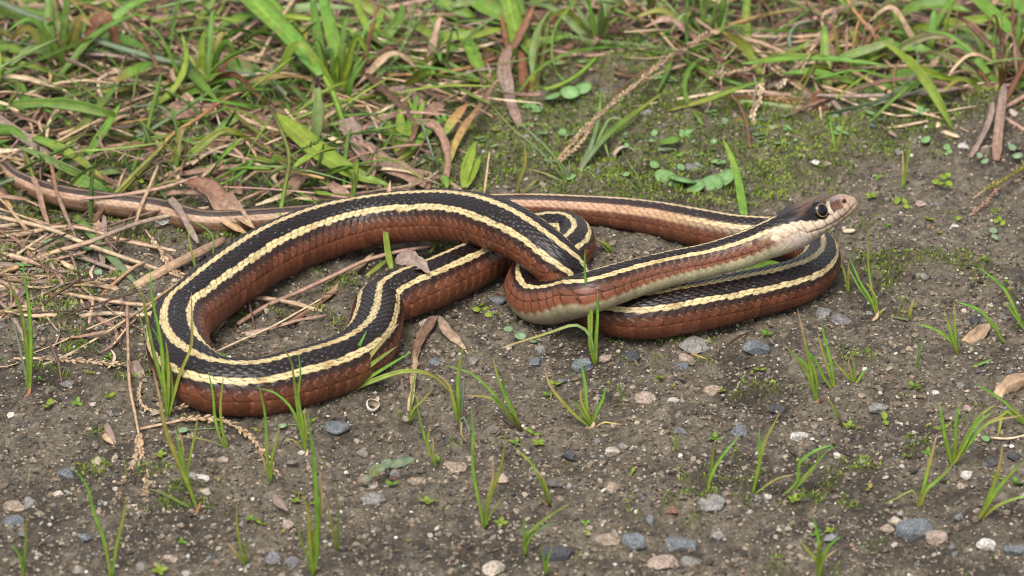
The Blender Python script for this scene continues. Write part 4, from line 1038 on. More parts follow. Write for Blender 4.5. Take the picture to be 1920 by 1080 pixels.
sprout('small sprout between the shell ring and the grey green sprout', (768, 794), [[(770, 760), (776, 720), (780, 690)], [(774, 770), (790, 752), (812, 726)], [(784, 754), (772, 730)]], width=6)
sprout('sprout with bent thin blades just before the grey green one', (818, 878), [[(800, 836), (788, 790), (780, 762)], [(802, 840), (806, 810), (808, 794)], ([(814, 850), (812, 830), (808, 818)], 'grey', 6)], width=6)
sprout('reddish footed sprout with blades fanning up towards the coil', (978, 808), [[(952, 770), (920, 730), (880, 700), (832, 684)], [(958, 770), (936, 720), (922, 670)], [(950, 770), (920, 746), (872, 742)], ([(966, 780), (950, 740), (942, 700)], None, 6)], width=8, c='rust>sprout>sprout')
sprout('bushy sprout on open soil in front of the neck', (1112, 802), [[(1080, 780), (1050, 750), (1028, 720), (1022, 684)], [(1098, 780), (1080, 760), (1066, 748)], [(1100, 770), (1098, 720), (1088, 672)], [(1118, 776), (1130, 752), (1134, 722)], [(1098, 776), (1088, 752), (1086, 730)], ([(1130, 792), (1150, 794), (1170, 796)], 'tan', 4)], width=9, foot='tan')
sprout('sprout with three upright blades and one bent flat before the neck', (1116, 686), [[(1110, 640), (1106, 580), (1098, 520), (1098, 468)], [(1118, 640), (1122, 590), (1122, 544)], [(1108, 640), (1104, 600), (1100, 560)], ([(1110, 650), (1104, 624), (1080, 610), (1030, 624), (930, 655)], 'bright>pale', 8)], width=9)
sprout('tall sprout with yellow green blades standing under the front right coil', (1532, 762), [[(1524, 720), (1514, 660), (1502, 610), (1496, 578)], [(1520, 720), (1500, 680), (1470, 642)], [(1524, 700), (1506, 680), (1484, 664)], [(1528, 710), (1516, 670), (1508, 640)]], width=9, foot='red')
sprout('tall sprout beside the yellow green one with crossing blades', (1566, 738), [[(1558, 680), (1550, 640), (1540, 600)], [(1546, 710), (1530, 680), (1514, 656)], [(1556, 700), (1540, 660), (1530, 620)]], width=8, foot='red')
sprout('low fan of short blades next to the crossing blades', (1600, 726), [[(1590, 710), (1570, 684), (1560, 668)], [(1596, 700), (1592, 674)], [(1604, 704), (1602, 676), (1594, 670)], [(1610, 714), (1622, 696), (1628, 690)]], width=7)
sprout('dark sprout with long thin blades near the right bend', (1644, 598), [[(1640, 560), (1630, 500), (1630, 426)], [(1636, 566), (1612, 530), (1590, 476)], [(1640, 580), (1614, 540), (1592, 500)], [(1640, 560), (1630, 540), (1622, 528)], [(1652, 584), (1664, 576)]], width=7, foot='tan')
sprout('short sprout against the outside of the right bend', (1590, 552), [[(1586, 520), (1576, 490)], [(1592, 520), (1594, 490)], ([(1586, 530), (1580, 500)], 'grey', 4)], width=6)
sprout('three bladed sprout with brown foot by the torn tan leaf', (1798, 672), [[(1786, 640), (1750, 616), (1718, 606)], [(1786, 630), (1776, 600), (1768, 580)], [(1790, 630), (1788, 600), (1788, 564)]], width=8, c='red>sprout>sprout')
sprout('arching sprout by the round dark pebble near the frame edge', (1886, 646), [[(1862, 610), (1834, 580), (1790, 566)], ([(1876, 630), (1866, 600)], None, 5)], width=9)
sprout('long bladed sprout leaning into the frame edge', (1926, 628), [[(1908, 590), (1880, 540), (1834, 500)], [(1910, 600), (1896, 580), (1880, 566)]], width=10)
sprout('two bladed sprout on open soil', (1324, 936), [[(1330, 890), (1338, 850), (1340, 822)], [(1334, 896), (1356, 856), (1386, 816)]], width=8)
sprout('upright sprout with a side blade near the arching green blade', (1408, 932), [[(1422, 880), (1426, 840), (1422, 800)], [(1424, 880), (1436, 830), (1462, 772)], ([(1430, 914), (1460, 896), (1500, 888)], None, 5)], width=8)
sprout('leaning sprout with an arched blade falling back to the soil', (1462, 936), [[(1490, 912), (1520, 884), (1532, 866)], [(1500, 906), (1530, 870), (1534, 842)], ([(1524, 880), (1552, 842), (1564, 836)], None, 7), ([(1494, 900), (1500, 870), (1530, 844), (1562, 836), (1566, 848)], 'bright', 8)], width=7)
sprout('large bushy sprout with yellow foot close to the frame edge', (1786, 876), [[(1776, 830), (1766, 780), (1762, 752)], [(1790, 820), (1796, 780), (1800, 752)], [(1808, 830), (1840, 780), (1868, 756)], [(1812, 840), (1850, 796), (1920, 778)], [(1780, 840), (1774, 820)], ([(1808, 846), (1830, 830)], 'grey', 5), ([(1804, 840), (1826, 800), (1866, 770)], None, 8)], width=10, c='yellow>sprout>sprout')
sprout('sprout with long blades rising beside the bushy yellow footed one', (1722, 958), [[(1734, 900), (1746, 850), (1756, 814)], [(1738, 920), (1770, 890), (1800, 850)], ([(1716, 920), (1680, 936), (1652, 946)], None, 5)], width=9, c='yellow>sprout')
sprout('thick sprout near the white stone by the frame edge', (1832, 980), [[(1856, 930), (1870, 880), (1880, 828)], [(1864, 930), (1894, 890), (1924, 860)], [(1866, 950), (1900, 936), (1940, 926)]], width=10, c='yellow>sprout')
sprout('sprout hanging over the soil from the frame edge', (1928, 800), [[(1890, 760), (1866, 740), (1828, 720)], [(1880, 770), (1876, 800), (1868, 824)], [(1900, 770), (1880, 780), (1850, 792)]], width=9)
sprout('leaning sprout at the bottom edge beside a dark stone', (984, 1044), [[(986, 1010), (1020, 976), (1078, 940)], [(984, 1000), (980, 966)], [(988, 1016), (1010, 992), (1040, 980)]], width=7)
sprout('small two bladed sprout at the bottom edge by the leaning one', (1024, 1078), [[(1018, 1040), (1014, 1020)], [(1028, 1050), (1034, 1026)]], width=6)
sprout('curved sprout with rusty foot in front of the bushy sprout', (1030, 950), [[(1018, 910), (992, 866), (958, 836)], [(1024, 920), (1012, 890), (1000, 880)], ([(1014, 936), (1000, 926)], 'tan', 4)], width=8, c='rust>sprout')
sprout('bottom edge tuft with pale yellow seedling leaves', (1536, 1084), [[(1534, 1020), (1526, 966)], [(1544, 1040), (1560, 1020), (1580, 1004)], [(1528, 1050), (1514, 1030), (1500, 1010)], [(1546, 1050), (1570, 1030)], [(1534, 1040), (1546, 1000)]], width=8)
sprout('single blade with a dark red foot on open soil', (1582, 804), [[(1572, 780), (1558, 756), (1546, 740)]], width=8, c='red>dark>green>green')
sprout('thin upright pair of blades beyond the snout', (1692, 356), [[(1692, 320), (1690, 280)], [(1698, 320), (1708, 270), (1714, 236)]], width=7)
sprout('thin sprout rising under the brown root crown', (1568, 300), [[(1564, 270), (1560, 236), (1554, 210)], [(1572, 270), (1578, 240), (1578, 214)]], width=7)
sprout('tuft of thin arching blades on the moss behind the far coil', (1068, 352), [[(1056, 320), (1036, 290), (990, 244), (960, 224)], [(1050, 326), (1010, 280), (960, 240), (918, 190)], [(1044, 336), (1010, 322), (990, 318)], [(1062, 320), (1050, 300)], [(1066, 326), (1066, 300)]], c='green>grey', width=6)
sprout('thin crossing blades by the folded olive stalk', (966, 372), [[(974, 340), (984, 310), (986, 270)], [(990, 350), (1010, 336)]], c='olive>yellow', width=10)
sprout('thin pale pair of blades below the shell', (1206, 366), [[(1194, 330), (1172, 298)], [(1190, 350), (1172, 334)]], c='green>pale', width=4)
sprout('short green tuft behind the far bend of the coil', (1150, 482), [[(1132, 460), (1112, 438)], [(1140, 462), (1120, 448)], [(1146, 470), (1130, 446)]], c='olive>green', width=6)
sprout('small pale sprout between the dicot seedling and the bend', (240, 905), [[(236, 880), (232, 850)]], c='grey', width=4)
sprout('tiny sprout in front of the front right coil', (1390, 604), [[(1378, 598), (1360, 610)], [(1380, 600), (1396, 592)]], c='green', width=6)
sprout('thin leafy sprout beside the dark sprout', (1712, 604), [[(1708, 590), (1712, 560)], ([(1700, 600), (1670, 594)], 'grey', 9)], c='green', width=9)
sprout('lone thin sprout on open soil near the red footed blade', (1716, 696), [[(1722, 668), (1728, 650), (1712, 630)], [(1724, 660), (1730, 640)]], c='green', width=5)
sprout('pale blades in the litter left of the bend', (284, 700), [[(276, 640), (262, 600), (250, 560)], [(282, 660), (278, 620)]], c='grey', width=5)
sprout('tiny blade pair on open soil before the neck', (1266, 846), [[(1268, 820), (1266, 800)], [(1270, 830), (1274, 812)]], width=4)
sprout('short sprout lying flat near the torn tan leaf', (1808, 692), [[(1830, 686), (1866, 672)]], c='green', width=7)
sprout('thin sprout against the outside of the front coil', (408, 520), [[(402, 480), (396, 440), (354, 410)]], c='green', width=5)
sprout('slim green blade crossing the front coil', (365, 530), [[(364, 500), (356, 450), (352, 418)]], c='bright', width=6)
sprout('green blade lying inside the left bend', (388, 672), [[(400, 664), (420, 668), (436, 676)]], c='green', width=13)


# ---------------------------------------------------------------- seedlings
def oval(center, rx, ry, c, up=(0, 0, 1), rot=0.0, notch=0.0, cup=0.12, seed=0):
    n = 14
    th = np.linspace(0, 2 * math.pi, n, endpoint=False)
    up = np.asarray(up, float); up /= np.linalg.norm(up)
    ux = np.cross((0, 1.0, 0), up); ux /= np.linalg.norm(ux); uy = np.cross(up, ux)
    a = ux * math.cos(rot) + uy * math.sin(rot); b_ = uy * math.cos(rot) - ux * math.sin(rot)
    rr = 1 - notch * np.exp(-((th) / .4) ** 2) - notch * np.exp(-((th - 2 * math.pi) / .4) ** 2) + .05 * np.sin(3 * th + seed)
    vs = [center]
    for f_, h_ in ((.5, .25), (1, 1)):
        vs += [center + (a * rx * math.cos(q) + b_ * ry * math.sin(q)) * f_ * r_ + up * cup * rx * h_ for q, r_ in zip(th, rr)]
    low = [center + (a * rx * math.cos(q) + b_ * ry * math.sin(q)) * .97 * r_ + up * (cup * rx - .1 * rx) for q, r_ in zip(th, rr)]
    vs += low + [center - up * .1 * rx]
    f = []
    for i in range(n):
        j = (i + 1) % n
        f += [(0, 1 + i, 1 + j), (1 + i, 1 + n + i, 1 + n + j), (1 + i, 1 + n + j, 1 + j), (1 + n + i, 1 + 2 * n + i, 1 + 2 * n + j), (1 + n + i, 1 + 2 * n + j, 1 + n + j), (1 + 2 * n + i, 1 + 3 * n, 1 + 2 * n + j)]
    cc = gcol(c, np.array([.3]))[0]
    cl = np.broadcast_to(cc, (len(vs), 3)) * (0.85 + .3 * hash01(np.arange(len(vs)) + seed)[:, None])
    cl[0] *= 1.15
    return np.array(vs), np.array(f), cl


def merge(parts):
    vs, fs, cs, n = [], [], [], 0
    for v, f, c in parts:
        vs.append(v); fs.append(np.asarray(f) + n); cs.append(c); n += len(v)
    return np.vstack(vs), np.vstack(fs), np.vstack(cs)


def tri(f):
    f = np.asarray(f)
    return f if f.shape[1] == 3 else np.vstack([f[:, [0, 1, 2]], f[:, [0, 2, 3]]])


# round pale seed leaves lying on the moss: each its own leaf pair
def leaf_group(label, spots, c, group=None):
    x0 = np.mean([s[0] for s in spots]); y0 = np.mean([s[1] for s in spots])
    t_ = empty('seedling', P(x0, y0, 0)); tag(t_, label, 'seedling', group)
    L0 = np.array(t_.location)
    for i, (x, y, r_) in enumerate(spots):
        z = 8 + 3 * math.sin(i * 2.1) + max(0, r_ - 12) * .8
        cpt = P(x, y, z) - L0
        q = rng.normal(0, .28, 3); q[2] = 1; q[1] -= .25
        v, f, cl = oval(cpt, r_ * PX, r_ * .82 * PX, c, q, rng.uniform(0, 3), .12, .1, i)
        leg = np.array([L0 * 0 + np.array((0, 0, -3 * PX)), (cpt * .5) + np.array((0, 0, 2 * PX)), cpt])
        obj('leaf', mesh('leaf', v, f, M_GREEN, cl), t_)
        v, f, cl = strip(leg, 2.2, 'pale', 'stem', n=6)
        obj('stalk', mesh('stalk', v, f, M_GREEN, cl), t_)


LG = leaf_group
LG('two round pale leaves stacked on moss at the foot of the hanging seed head', [(1441, 224, 11), (1443, 240, 10)], 'leafpale')
LG('pale oval seed leaf nearest the hanging seed head', [(1467, 243, 14), (1427, 243, 8)], 'leafpale')
LG('bright small leaf cluster among the pale oval ones', [(1480, 257, 8), (1468, 265, 9), (1470, 274, 8)], 'lime')
LG('single pale oval leaf right of the bright small cluster', [(1503, 253, 13), (1492, 262, 5)], 'leafpale')
LG('three pale oval leaves on the bare soil above the head', [(1475, 310, 14), (1510, 290, 14), (1501, 307, 10)], 'leafpale')
LG('pair of white green ovals at the foot of the thick dead stalk', [(1837, 291, 8), (1847, 302, 9)], 'leafgrey')
LG('pair of pale ovals at the frame edge beside the dead stalk', [(1898, 276, 11), (1908, 292, 11)], 'leafgrey')
LG('round grey green leaf on moss before the bleached twig', [(1736, 262, 11)], 'leafpale')
LG('small twin leaf on moss under the bleached twig', [(1776, 276, 9), (1780, 284, 7)], 'leafpale')
LG('compact rosette of yellow green leaves beyond the snout', [(1755, 341, 9), (1769, 332, 9), (1778, 328, 8), (1764, 344, 9), (1780, 344, 9), (1772, 346, 7)], 'lime')
LG('three leaved yellow green seedling just beyond the snout', [(1682, 376, 10), (1697, 377, 9), (1700, 387, 8)], 'lime')
LG('tilted twin leaved seedling ahead of the snout', [(1788, 401, 8), (1796, 409, 8)], 'lime')
LG('small star shaped yellow seedling ahead of the snout', [(1868, 414, 7), (1880, 418, 7), (1874, 410, 6)], 'lime')
LG('grey green twin leaf with a dark purple stem ahead of the snout', [(1863, 432, 10), (1866, 444, 9)], 'leafgrey')
LG('bright round leaf lying on the moss near the shell', [(1256, 264, 22)], 'bright')
LG('pale round leaf on the moss above the bright round one', [(1227, 249, 9), (1222, 263, 7)], 'leafpale')
LG('round pale leaf pair on the moss right of the bright round one', [(1326, 265, 8), (1338, 266, 8)], 'leafpale')
LG('two tiny leaves under the bright round one', [(1262, 285, 6), (1275, 290, 7)], 'bright')
LG('pale leaf pair on the moss by the hanging dead leaf', [(999, 236, 10), (1022, 247, 9)], 'leafpale')
LG('round green leaf pair beside the clump foot', [(1036, 181, 20), (1070, 174, 22), (1094, 166, 20)], 'leafpale')
LG('dull round leaves behind the level green runner', [(1250, 78, 22), (1196, 104, 17), (1222, 92, 16)], 'leafpale')
LG('broad wavy green leaves lying behind the far coil', [(1250, 336, 26), (1280, 338, 30), (1302, 352, 28), (1268, 350, 18)], 'leafpale')
LG('flat green leaf with a tapered tip left of the lone upright blade', [(1336, 344, 26), (1360, 334, 26), (1392, 332, 18)], 'leafpale')
LG('twin leaf below the broad wavy green ones', [(1224, 348, 10), (1272, 365, 9), (1295, 370, 12)], 'leafpale')
LG('round grey green leaf in the litter under the long tan straw', [(110, 526, 12), (127, 530, 7)], 'leafgrey')
LG('round pale leaf lying between straws near the frame edge', [(28, 492, 10), (62, 487, 9)], 'leafgrey')
LG('grey round leaf in the litter below the crossing straws', [(184, 511, 10)], 'leafgrey')
LG('pair of clover like leaves in the litter above the tail', [(425, 281, 12), (450, 339, 9), (442, 330, 8)], 'leafpale')
LG('clover like leaf pair behind the upright olive stem', [(440, 300, 10), (452, 288, 10)], 'leafpale')
LG('flat grey green leaves under the belly of the neck', [(954, 617, 10), (976, 630, 12), (1000, 640, 9)], 'leafgrey')
LG('yellow green seedling on the soil left of the neck', [(903, 571, 7), (894, 580, 9), (912, 580, 9), (916, 590, 8)], 'lime')
LG('pale oval leaf among the yellow clutter at the frame edge', [(1848, 822, 9)], 'leafpale')
LG('grey green flat leaf on the soil below the front coil', [(344, 806, 11), (530, 798, 8), (596, 803, 12), (578, 796, 8)], 'leafgrey')
pp = []
for kind in range(3):
    pr = []
    for q in range((1, 2, 3)[kind]):
        a = q * 2.3 + kind; r_ = (11, 9.5, 8.5)[kind] * PX
        cpt = np.array((math.cos(a) * r_ * (0 if kind == 0 else .95), math.sin(a) * r_ * (0 if kind == 0 else .95), (7 + 2 * q) * PX))
        pr.append(oval(cpt, r_, r_ * .84, ('leafpale', 'leafgrey', 'leafpale')[kind], (math.cos(a) * -.2, -.28, 1), a, .12, .1, q))
    v, f, cl = strip(np.array([(0, 0, -4 * PX), (0, 0, 2 * PX), (0, 0, 7 * PX)]), 2.4, 'pale', 'stem', n=4)
    pr.append((v, tri(f), cl)); mv, mf, mc = merge(pr)
    pp.append(mesh('round_leaf_seedling', mv, mf, M_GREEN, mc))
rr_ = np.random.default_rng(5); cnt = 0
USED2 = set()
LAND2 = [(1178, 292, 'beside the broken snail shell'), (1256, 264, 'around the bright round leaf'), (1300, 345, 'by the flat green leaves behind the far coil'), (1216, 212, 'near the stone behind the hooked blade'), (1130, 240, 'under the hooked blade'), (1060, 350, 'by the tuft of thin arching blades'),
         (1120, 330, 'on moss just behind the far coil'), (1370, 300, 'near the lone upright blade'), (1430, 296, 'under the hanging seed head'), (1475, 250, 'among the pale oval leaves'), (1500, 200, 'at the foot of the root crown'), (1350, 220, 'below the brown husk row'), (1290, 150, 'beside the dark olive stalk'),
         (1200, 110, 'by the level green runner'), (1250, 80, 'under the hanging green blade'), (1180, 170, 'beneath the long brown seed stalk'), (1600, 230, 'under the limp grey brown blade'), (1690, 220, 'behind the bleached twig'), (1740, 215, 'just above the bleached twig'), (1560, 240, 'near the thin sprout under the crown'),
         (1640, 200, 'by the wide dull green leaf'), (980, 200, 'at the foot of the sheathed clump'), (960, 250, 'by the hanging dead leaf'), (1030, 250, 'on moss right of the hanging dead leaf'), (1000, 280, 'near the folded olive stalk'), (100, 500, 'among straws below the tail'), (200, 510, 'by the thick pinkish stalk'),
         (250, 480, 'near the tan seed head in the litter'), (60, 540, 'in the litter at the frame edge'), (430, 300, 'above the tail behind the wide dead leaf'), (480, 310, 'beside the upright olive stalk'), (1320, 100, 'below the olive arching stalk'), (1790, 215, 'between the twig and the dead stalk'), (1400, 260, 'on moss left of the hanging seed head')]
zones = [(1180, 300, 230, 60, 26), (1420, 250, 160, 40, 16), (1240, 120, 170, 50, 12), (1650, 220, 200, 26, 12), (1000, 240, 110, 50, 10), (160, 500, 150, 60, 7), (430, 300, 90, 40, 5)]
for cx0, cy0, rx0, ry0, nn in zones:
    for _ in range(nn):
        x, y = cx0 + rr_.normal(0, .5) * rx0, cy0 + rr_.normal(0, .5) * ry0
        if 350 < y < 640 and 300 < x < 1640: continue
        ln_ = min(LAND2, key=lambda q: math.hypot(q[0] - x, (q[1] - y) * 2))
        kd = next((q for q in (cnt % 3, (cnt + 1) % 3, (cnt + 2) % 3) if (q, ln_[2]) not in USED2), None)
        if kd is None: continue
        USED2.add((kd, ln_[2]))
        o = bpy.data.objects.new('round_leaf_seedling', pp[kd]); COL.objects.link(o)
        p = P(x, y, 0); o.location = (p[0], p[1], float(gz(p[0], p[1]))); o.rotation_euler = (0, 0, rr_.uniform(0, 6.28)); k = rr_.uniform(.6, 1.2); o.scale = (k, k, k)
        tag(o, ('single pale round leaf', 'pair of grey green round leaves', 'cluster of three pale round leaves')[kd] + ' ' + ln_[2], 'seedling', 'round leaved seedlings on the moss')
        cnt += 1
# dicot with red stem
t_ = empty('dicot_seedling', P(703, 920, 0)); tag(t_, 'grey green seedling with a short reddish stem and four leaves', 'seedling')
B_local(t_, 'stem', 'pink', 7, [(703, 922, -3), (700, 905, 12), (698, 892, 24)], 'stem')
B_local(t_, 'leaf', 'grey>dead', 15, [(698, 892, 24), (690, 896, 24), (668, 902, 18)], 'leaf')
B_local(t_, 'leaf', 'olive>grey', 21, [(697, 894, 24), (704, 882, 30), (724, 876, 32)], 'leaf')
B_local(t_, 'leaf', 'grey', 18, [(718, 878, 30), (726, 868, 34), (736, 864, 36)], 'leaf')
B_local(t_, 'leaf', 'grey', 17, [(730, 876, 30), (756, 866, 34), (780, 860, 34)], 'leaf')
# tiny yellow green seedlings, four kinds copied about the soil
protos = []
for kind in range(4):
    pr = []
    for q in range((2, 3, 4, 2)[kind]):
        a = q * 2 * math.pi / (2, 3, 4, 2)[kind] + kind
        r_ = (7.5, 6.5, 6, 5)[kind] * PX
        cpt = np.array((math.cos(a) * r_ * .95, math.sin(a) * r_ * .95, 6 * PX))
        v, f, cl = oval(cpt, r_, r_ * .62, ('lime', 'bright', 'lime', 'yellow')[kind], (math.cos(a) * -.3, math.sin(a) * -.3 - .2, 1), a, 0, .2, q)
        pr.append((v, f, cl))
    v, f, cl = strip(np.array([(0, 0, -4 * PX), (0, 0, 2 * PX), (0, 0, 6 * PX)]), 3, 'lime', 'stem', n=4)
    pr.append((v, tri(f), cl))
    protos.append(mesh('tiny_seedling', *[x for x in merge(pr)][:2], M_GREEN, merge(pr)[2]))
tiny = [(90, 765), (145, 760), (205, 745), (168, 706), (152, 872), (186, 872), (303, 865), (410, 908), (490, 975), (340, 1020), (300, 1076), (560, 922), (585, 800), (735, 922), (800, 950), (765, 1022), (1040, 716), (1026, 742), (1235, 716), (1262, 734), (1000, 812),
        (966, 830), (1010, 834), (948, 820), (1100, 1000), (1098, 985), (1500, 866), (1630, 925), (1722, 742), (1712, 738), (1350, 736), (1410, 694), (1425, 690), (1436, 634), (1712, 580), (1904, 622), (1870, 900), (1903, 910), (1488, 955), (1275, 878), (1186, 880), (1340, 820), (1700, 862),
        (1740, 800), (1766, 806), (1738, 848), (1592, 808), (1604, 812), (930, 600), (820, 856), (555, 935), (484, 816), (470, 970), (75, 715), (590, 940), (1215, 318), (1100, 320), (1170, 270), (880, 250), (930, 252), (1410, 232), (1646, 332), (1634, 370), (1760, 445), (1840, 505),
        (1530, 1010), (1556, 1000), (530, 1000), (20, 600), (205, 668), (940, 980), (1660, 790), (1545, 390), (1666, 436), (1740, 420)]
USED = set()
LAND = [(75, 715, 'beside the tall two bladed sprout'), (90, 765, 'below the tall two bladed sprout'), (145, 755, 'on open soil right of the tall two bladed sprout'), (180, 870, 'near the bluish stone by the dry seed stalk'), (205, 668, 'between the straws before the left bend'), (303, 865, 'beside the forked dry seed stalk'), (420, 900, 'by the long leaning blade'),
        (330, 1040, 'near the bottom edge between two sprouts'), (490, 880, 'below the arched tan seed spike'), (580, 800, 'under the belly of the front coil'), (560, 922, 'left of the tall bright sprout'), (592, 942, 'at the stem of the tall bright sprout'), (735, 922, 'next to the dicot seedling'), (790, 985, 'on open soil below the dicot seedling'),
        (830, 850, 'by the pale tan flake under the coil'), (980, 826, 'beside the sprout with the reddish foot'), (1035, 728, 'by the bushy sprout before the neck'), (930, 600, 'in the shade of the neck'), (1235, 725, 'near the smooth tan oval pebble'), (1100, 990, 'near the tan stone above the bottom edge'),
        (1230, 880, 'on open soil right of the pale tan flake'), (1345, 736, 'on the pale flat stone'), (1420, 690, 'below the oval blue grey pebble'), (1436, 634, 'beside the oval blue grey pebble'), (1495, 880, 'near the pale oval pebble'), (1488, 955, 'below the leaning sprout'), (1592, 808, 'touching the red footed blade'), (1606, 813, 'just right of the red footed blade'),
        (1545, 1005, 'in the bottom edge tuft'), (1630, 925, 'on bare soil near the large bluish stone'), (1717, 740, 'near the white chip'), (1710, 580, 'by the thin leafy sprout'), (1690, 850, 'near the sprout with the long blades'), (1760, 810, 'by the bushy yellow footed sprout'), (1904, 622, 'at the foot of the arching sprout'),
        (1885, 905, 'by the thick sprout near the frame edge'), (1840, 505, 'under the tip of the long bladed sprout'), (1750, 440, 'ahead of the snout near the twin leaf'), (1640, 350, 'between the snout and the thin upright pair'), (1545, 390, 'just above the crown of the head'), (1666, 436, 'on the soil in front of the snout'),
        (1410, 232, 'on moss by the hanging seed head'), (1215, 318, 'on moss below the shell'), (1135, 300, 'on moss beside the hooked blade'), (905, 250, 'on moss right of the leafy shoot'), (530, 1000, 'by the smooth purple grey pebbles'), (20, 600, 'under straws at the frame edge'), (940, 980, 'near the three bladed sprout'), (470, 970, 'behind the tiny sprout')]
for i, (x, y) in enumerate(tiny):
    o = bpy.data.objects.new('tiny_seedling', protos[i % 4]); COL.objects.link(o)
    p = P(x, y, 0); o.location = (p[0], p[1], float(gz(p[0], p[1])))
    o.rotation_euler = (rng.normal(0, .15), rng.normal(0, .15), rng.uniform(0, 6.28)); k = rng.uniform(.75, 1.25); o.scale = (k, k, k)
    land = min(LAND, key=lambda q: math.hypot(q[0] - x, (q[1] - y) * 1.6))
    kd = next((q for q in (i % 4, (i + 1) % 4, (i + 2) % 4, (i + 3) % 4) if (q, land[2]) not in USED), i % 4); USED.add((kd, land[2])); o.data = protos[kd]
    tag(o, 'tiny %s seedling %s' % (('twin leaved', 'three leaved', 'four leaved', 'yellow twin leaved')[kd], land[2]), 'seedling', 'tiny seedlings dotted over the soil')

# ---------------------------------------------------------------- pebbles and chips
def ico(sub):
    import bmesh
    bm = bmesh.new(); bmesh.ops.create_icosphere(bm, subdivisions=sub, radius=1.0)
    v = np.array([q.co[:] for q in bm.verts]); f = np.array([[w.index for w in q.verts] for q in bm.faces]); bm.free()
    return v, f


IV, IF = ico(3)
I1V, I1F = ico(1)
SC = dict(blue=(112, 116, 119), dark=(74, 74, 76), grey=(140, 136, 130), tan=(160, 142, 122), white=(208, 200, 190), purple=(128, 122, 124), pinkish=(168, 148, 132), rust=(140, 102, 80), pale=(186, 172, 154))


def pebble(label, x, y, wd, ht, c, flat=.6, name='pebble', cat='pebble', rot=None, group=None):
    r = np.random.default_rng(int(x * 13 + y))
    v = IV.copy()
    for _ in range(13):                                   # knock flats off it
        n = r.normal(0, 1, 3); n /= np.linalg.norm(n); d = r.uniform(.52, .88)
        k = v @ n; v = v - np.maximum(k - d, 0)[:, None] * n
    v = v * (1 + .07 * (fbm(v[:, 0] * 2.5 + x, v[:, 1] * 2.5 + v[:, 2] * 2, 4, 3) - .5)[:, None] * 2)
    sx = wd * PX * .56; sz = max(ht * .5, wd * .16) * PX; sy = sx * r.uniform(.7, 1.0)
    v = v * np.array((sx, sy, sz))
    a = rot if rot is not None else r.uniform(-.5, .5)
    v = v @ np.array(((math.cos(a), math.sin(a), 0), (-math.sin(a), math.cos(a), 0), (0, 0, 1)))
    base = lin(SC[c], .5)
    n_ = fbm(IV[:, 0] * 2 + y, IV[:, 1] * 2 + IV[:, 2] * 3, 8, 3)
    cl = base * (0.6 + .8 * n_[:, None]) * (0.85 + .3 * r.random((len(v), 1)))
    o = obj(name, mesh(name, v, IF, M_STONE, cl, smooth=False))
    p = P(x, y, ht * .2)
    o.location = (p[0], p[1], float(gz(p[0], p[1])) + sz * .3)
    tag(o, label, cat, group)


